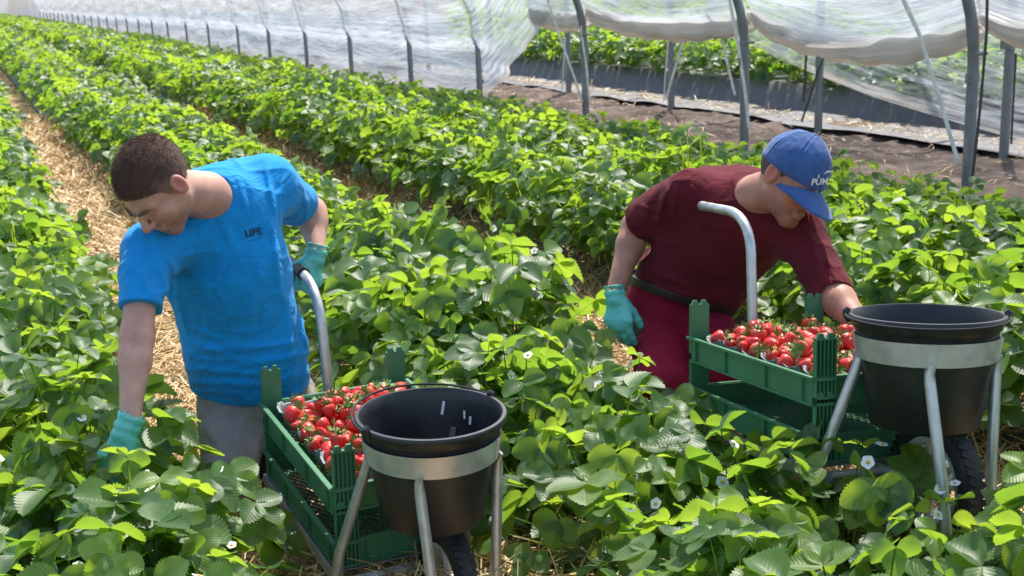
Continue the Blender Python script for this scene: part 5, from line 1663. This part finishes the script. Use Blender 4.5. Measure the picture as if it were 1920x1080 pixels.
    K2R, K2L = A(1248, 735, 3.62), A(1385, 700, 3.60)
    A2R = np.array([K2R[0] - .02, K2R[1] + .32, 0.30]); A2L = np.array([K2L[0] + .04, K2L[1] + .32, 0.30])
    def pants2(p):
        d = econe(p, A(1262, 580, 3.95), A(1266, 620, 4.0), .160, .162, FR2, .75)
        d = smin(d, smin(cone(p, H2R, K2R, .105, .088), cone(p, K2R, A2R, .080, .066), .02), .03)
        d = smin(d, smin(cone(p, H2L, K2L, .105, .088), cone(p, K2L, A2L, .080, .066), .02), .03)
        d = d - folds(p, [(1225, 585, 1200, 640, 5, .006), (1230, 580, 1300, 600, 5, .006), (1240, 640, 1270, 720, 8, .007), (1300, 560, 1350, 610, 7, .006), (1210, 660, 1240, 730, 8, .006)])
        d = d + 0.005 * vnoise(p, (10, 10, 10), 38)
        return smax(d, -plane(p, b1, bn) - 0.004, .003)
    def body2(p):
        d = torso2(p) + 0.016 + 0.3 * np.clip(plane(p, b1, bn) + 0.06, 0, 0.12)
        d = smin(d, cone(p, HC2 - HF2[:, 2] * 0.02, NB2, .058, .066), .03)
        hd, _ = head_sdf((p - f32(HC2)) @ f32(HF2))
        d = smin(d, hd, .018)
        d = smin(d, arm_sdf(p, RS2, RE2, RW2, (.048, .043, .043, .027)), .01)
        d = smin(d, arm_sdf(p, LS2, LE2, LW2, (.050, .044, .044, .028)), .01)
        d = smin(d, h2R(p) + .0028, .008); d = smin(d, h2L(p) + .0028, .008)
        leg = smin(cone(p, H2R, K2R, .08, .065), cone(p, K2R, A2R, .058, .046), .02)
        leg = smin(leg, smin(cone(p, H2L, K2L, .08, .065), cone(p, K2L, A2L, .058, .046), .02), .02)
        return smin(d, leg, .04)
    lo, hi = bounds([HC2, RE2, RW2, LE2, LW2, K2R, K2L, A2R, A2L, RS2, LS2, O2r + g2r[:, 1] * .15, O2l + g2l[:, 1] * .15], 0.17)
    man2 = sdf_object('person', body2, lo, hi, 0.0045, SKIN2, rnd=skin_tint(HC2, HF2, 1.0, [RE2, LE2]))
    info(man2, 'crouching man in a maroon long-sleeved shirt and faded blue cap, crimson trousers', 'person')
    lo, hi = bounds([A(1180, 400, 3.9), A(1300, 300, 3.9), A(1180, 560, 4.0), A(1390, 620, 3.8), LS2, S2l, NB2], 0.14)
    sdf_object('shirt', shirt2, lo, hi, 0.0045, MAROON, man2)
    lo, hi = bounds([H2R, H2L, K2R, K2L, A2R, A2L, A(1262, 570, 3.95)], 0.2)
    tr = sdf_object('trousers', pants2, lo, hi, 0.006, PANTS_RED, man2)
    pad_c = A(1200, 622, 3.85)
    sdf_object('pocket_patch', lambda p: smax(pants2(p) - .003, ellip(p, pad_c, (.035, .06, .035)), .002), pad_c - .1, pad_c + .1, .004, BLACKCLOTH, tr)
    def belt(p):
        pl = plane(p, b1, bn)
        return np.maximum(np.minimum(torso2(p), pants2(p) * 0 + 9) - 0.006, np.abs(pl + 0.004) - 0.014)
    lo, hi = bounds([b1, b2, b3, A(1262, 570, 4.05)], 0.2)
    sdf_object('belt', belt, lo, hi, 0.0045, LEATHER, man2)
    for O_, fr_, hf, cf in ((O2r, g2r, h2R, -0.030), (O2l, g2l, h2L, -0.045)):
        lo, hi = bounds([O_ - fr_[:, 1] * .06, O_ + fr_[:, 1] * .19, O_ + fr_[:, 0] * .09, O_ - fr_[:, 0] * .09], 0.07)
        sdf_object('glove', lambda p: glove_shell(hf(p), (p - f32(O_)) @ f32(fr_), cf), lo, hi, 0.0025, GLOVE, man2)
    # short hair under the cap
    def hair2(p):
        q = (p - f32(HC2)) @ f32(HF2)
        d = ellip(q, (0, -0.018, 0.030), (0.076, 0.096, 0.086)) - 0.003 + 0.0012 * vnoise(q, (200, 200, 100), 12)
        ax_ = np.abs(q[:, 0])
        line = np.maximum(0.03 + (q[:, 1] - 0.03) * 1.0 - np.exp(-((q[:, 1] - 0.012) / 0.012) ** 2) * 0.05, -0.055)
        ear = ellip(np.stack([ax_, q[:, 1], q[:, 2]], 1), (0.080, -0.016, -0.010), (0.03, 0.022, 0.036))
        return smax(smax(smax(d, line - q[:, 2], .006), -ear, .004), q[:, 1] - 0.055, .004)
    HAIR2 = mat_basic('cropped_grey_brown_hair', (0.09, 0.062, 0.05), 0.8, var=0.4, vscale=300, bump=0.6, bscale=400)
    sdf_object('hair', hair2, HC2 - .15, HC2 + .15, 0.003, HAIR2, man2)
    # cap
    def cap(p):
        q = (p - f32(HC2)) @ f32(HF2)
        e = ellip(q, (0, -0.010, 0.030), (0.088, 0.106, 0.108))
        an = np.arctan2(q[:, 0], q[:, 1] + 0.010)
        seam = np.abs(((an / (math.pi / 3) + 0.5) % 1.0) - 0.5) * (math.pi / 3) * 0.09
        seam0 = np.minimum(np.abs(seam), 1)
        dist_s = np.abs(((an / (math.pi / 3)) % 1.0) - 0.5)
        s = (0.5 - dist_s) * (math.pi / 3) * np.sqrt(q[:, 0] ** 2 + (q[:, 1] + .01) ** 2)
        e = e + 0.0022 * np.exp(-(s / 0.0022) ** 2) - 0.0016 * np.exp(-((s - 0.006) / 0.002) ** 2)
        e = e + 0.0022 * vnoise(q, (28, 28, 28), 55) + 0.0012 * vnoise(q, (60, 60, 60), 56)
        lo_ = 0.018 - 0.10 * np.clip(-q[:, 1], 0, 1) * 0.35
        low = lo_ - q[:, 2]
        e = e - 0.0012 * np.exp(-((low + 0.012) / 0.010) ** 2)
        e = smax(e, low, .003)
        inner = ellip(q, (0, -0.010, 0.030), (0.0815, 0.0995, 0.100))
        e = smax(e, -np.maximum(inner, q[:, 2] - 0.05), .001)
        btn = ellip(q, (0, -0.010, 0.1385), (0.008, 0.008, 0.005))
        return smin(e, btn, .002)
    cp = sdf_object('cap', cap, HC2 - .19, HC2 + .19, 0.0027, CAPBLUE, man2)
    def brim(p):
        q = (p - f32(HC2)) @ f32(HF2)
        x, y, z = q[:, 0], q[:, 1], q[:, 2]
        surf = 0.020 - 5.2 * x ** 2 - 0.30 * np.clip(y - 0.075, 0, 1) - 1.6 * np.clip(y - 0.075, 0, 1) ** 2
        sl_ = np.abs(z - surf) * 0.75 - 0.0022 + 0.0006 * np.exp(-((ellip(q * f32([1, 1, 0]), (0, 0.045, 0), (0.084, 0.127, 0.05)) + 0.008) / 0.0012) ** 2)
        outl = ellip(q * f32([1, 1, 0]), (0, 0.045, 0), (0.088, 0.131, 0.05))
        inn = ellip(q * f32([1, 1, 0]), (0, -0.010, 0), (0.083, 0.101, 0.05))
        return smax(smax(smax(sl_, outl, .003), -inn, .003), 0.025 - y, .002)
    br = sdf_object('brim', brim, HC2 - .2, HC2 + .2, 0.0025, CAPBLUE, cp)
    print_text('PUMA', 1541, 341, 12, -0.06, cp, WHITE, 'cap_lettering', cp, shear=0.28, wide=0.95, off=0.0022)
    # small leaping emblem over the lettering
    bvh = BVHTree.FromPolygons([v.co[:] for v in cp.data.vertices], [q.vertices[:] for q in cp.data.polygons])
    mb = MB(); pts = []
    for x, y in ((1546, 326), (1551, 322), (1557, 322), (1561, 327)):
        d = Vector(_world(x, y)).normalized(); h = bvh.ray_cast(Vector(C0), d)
        if h[0] is not None: pts.append(tuple(h[0] - d * 0.002))
    if len(pts) > 2: mb.tube(pts, [0.0012, 0.0022, 0.0026, 0.0010][:len(pts)], 8); mb.build('cap_emblem', WHITE, cp)
    sdf_object('eyebrows', lambda p: brows(p, HC2, HF2), HC2 - .13, HC2 + .13, 0.002, HAIR2, man2)
    for a_ in (A2R, A2L): sdf_object('boot', boot(a_, (0, -1, 0)), a_ - .24, a_ + .24, 0.007, LEATHER, man2)
    for n_, P_ in (('L pelvis', PEL), ('L head', HC), ('L kneeR', KR), ('R head', HC2), ('R hip', H2R), ('R knee', K2R)): print(n_, np.round(P_, 2))
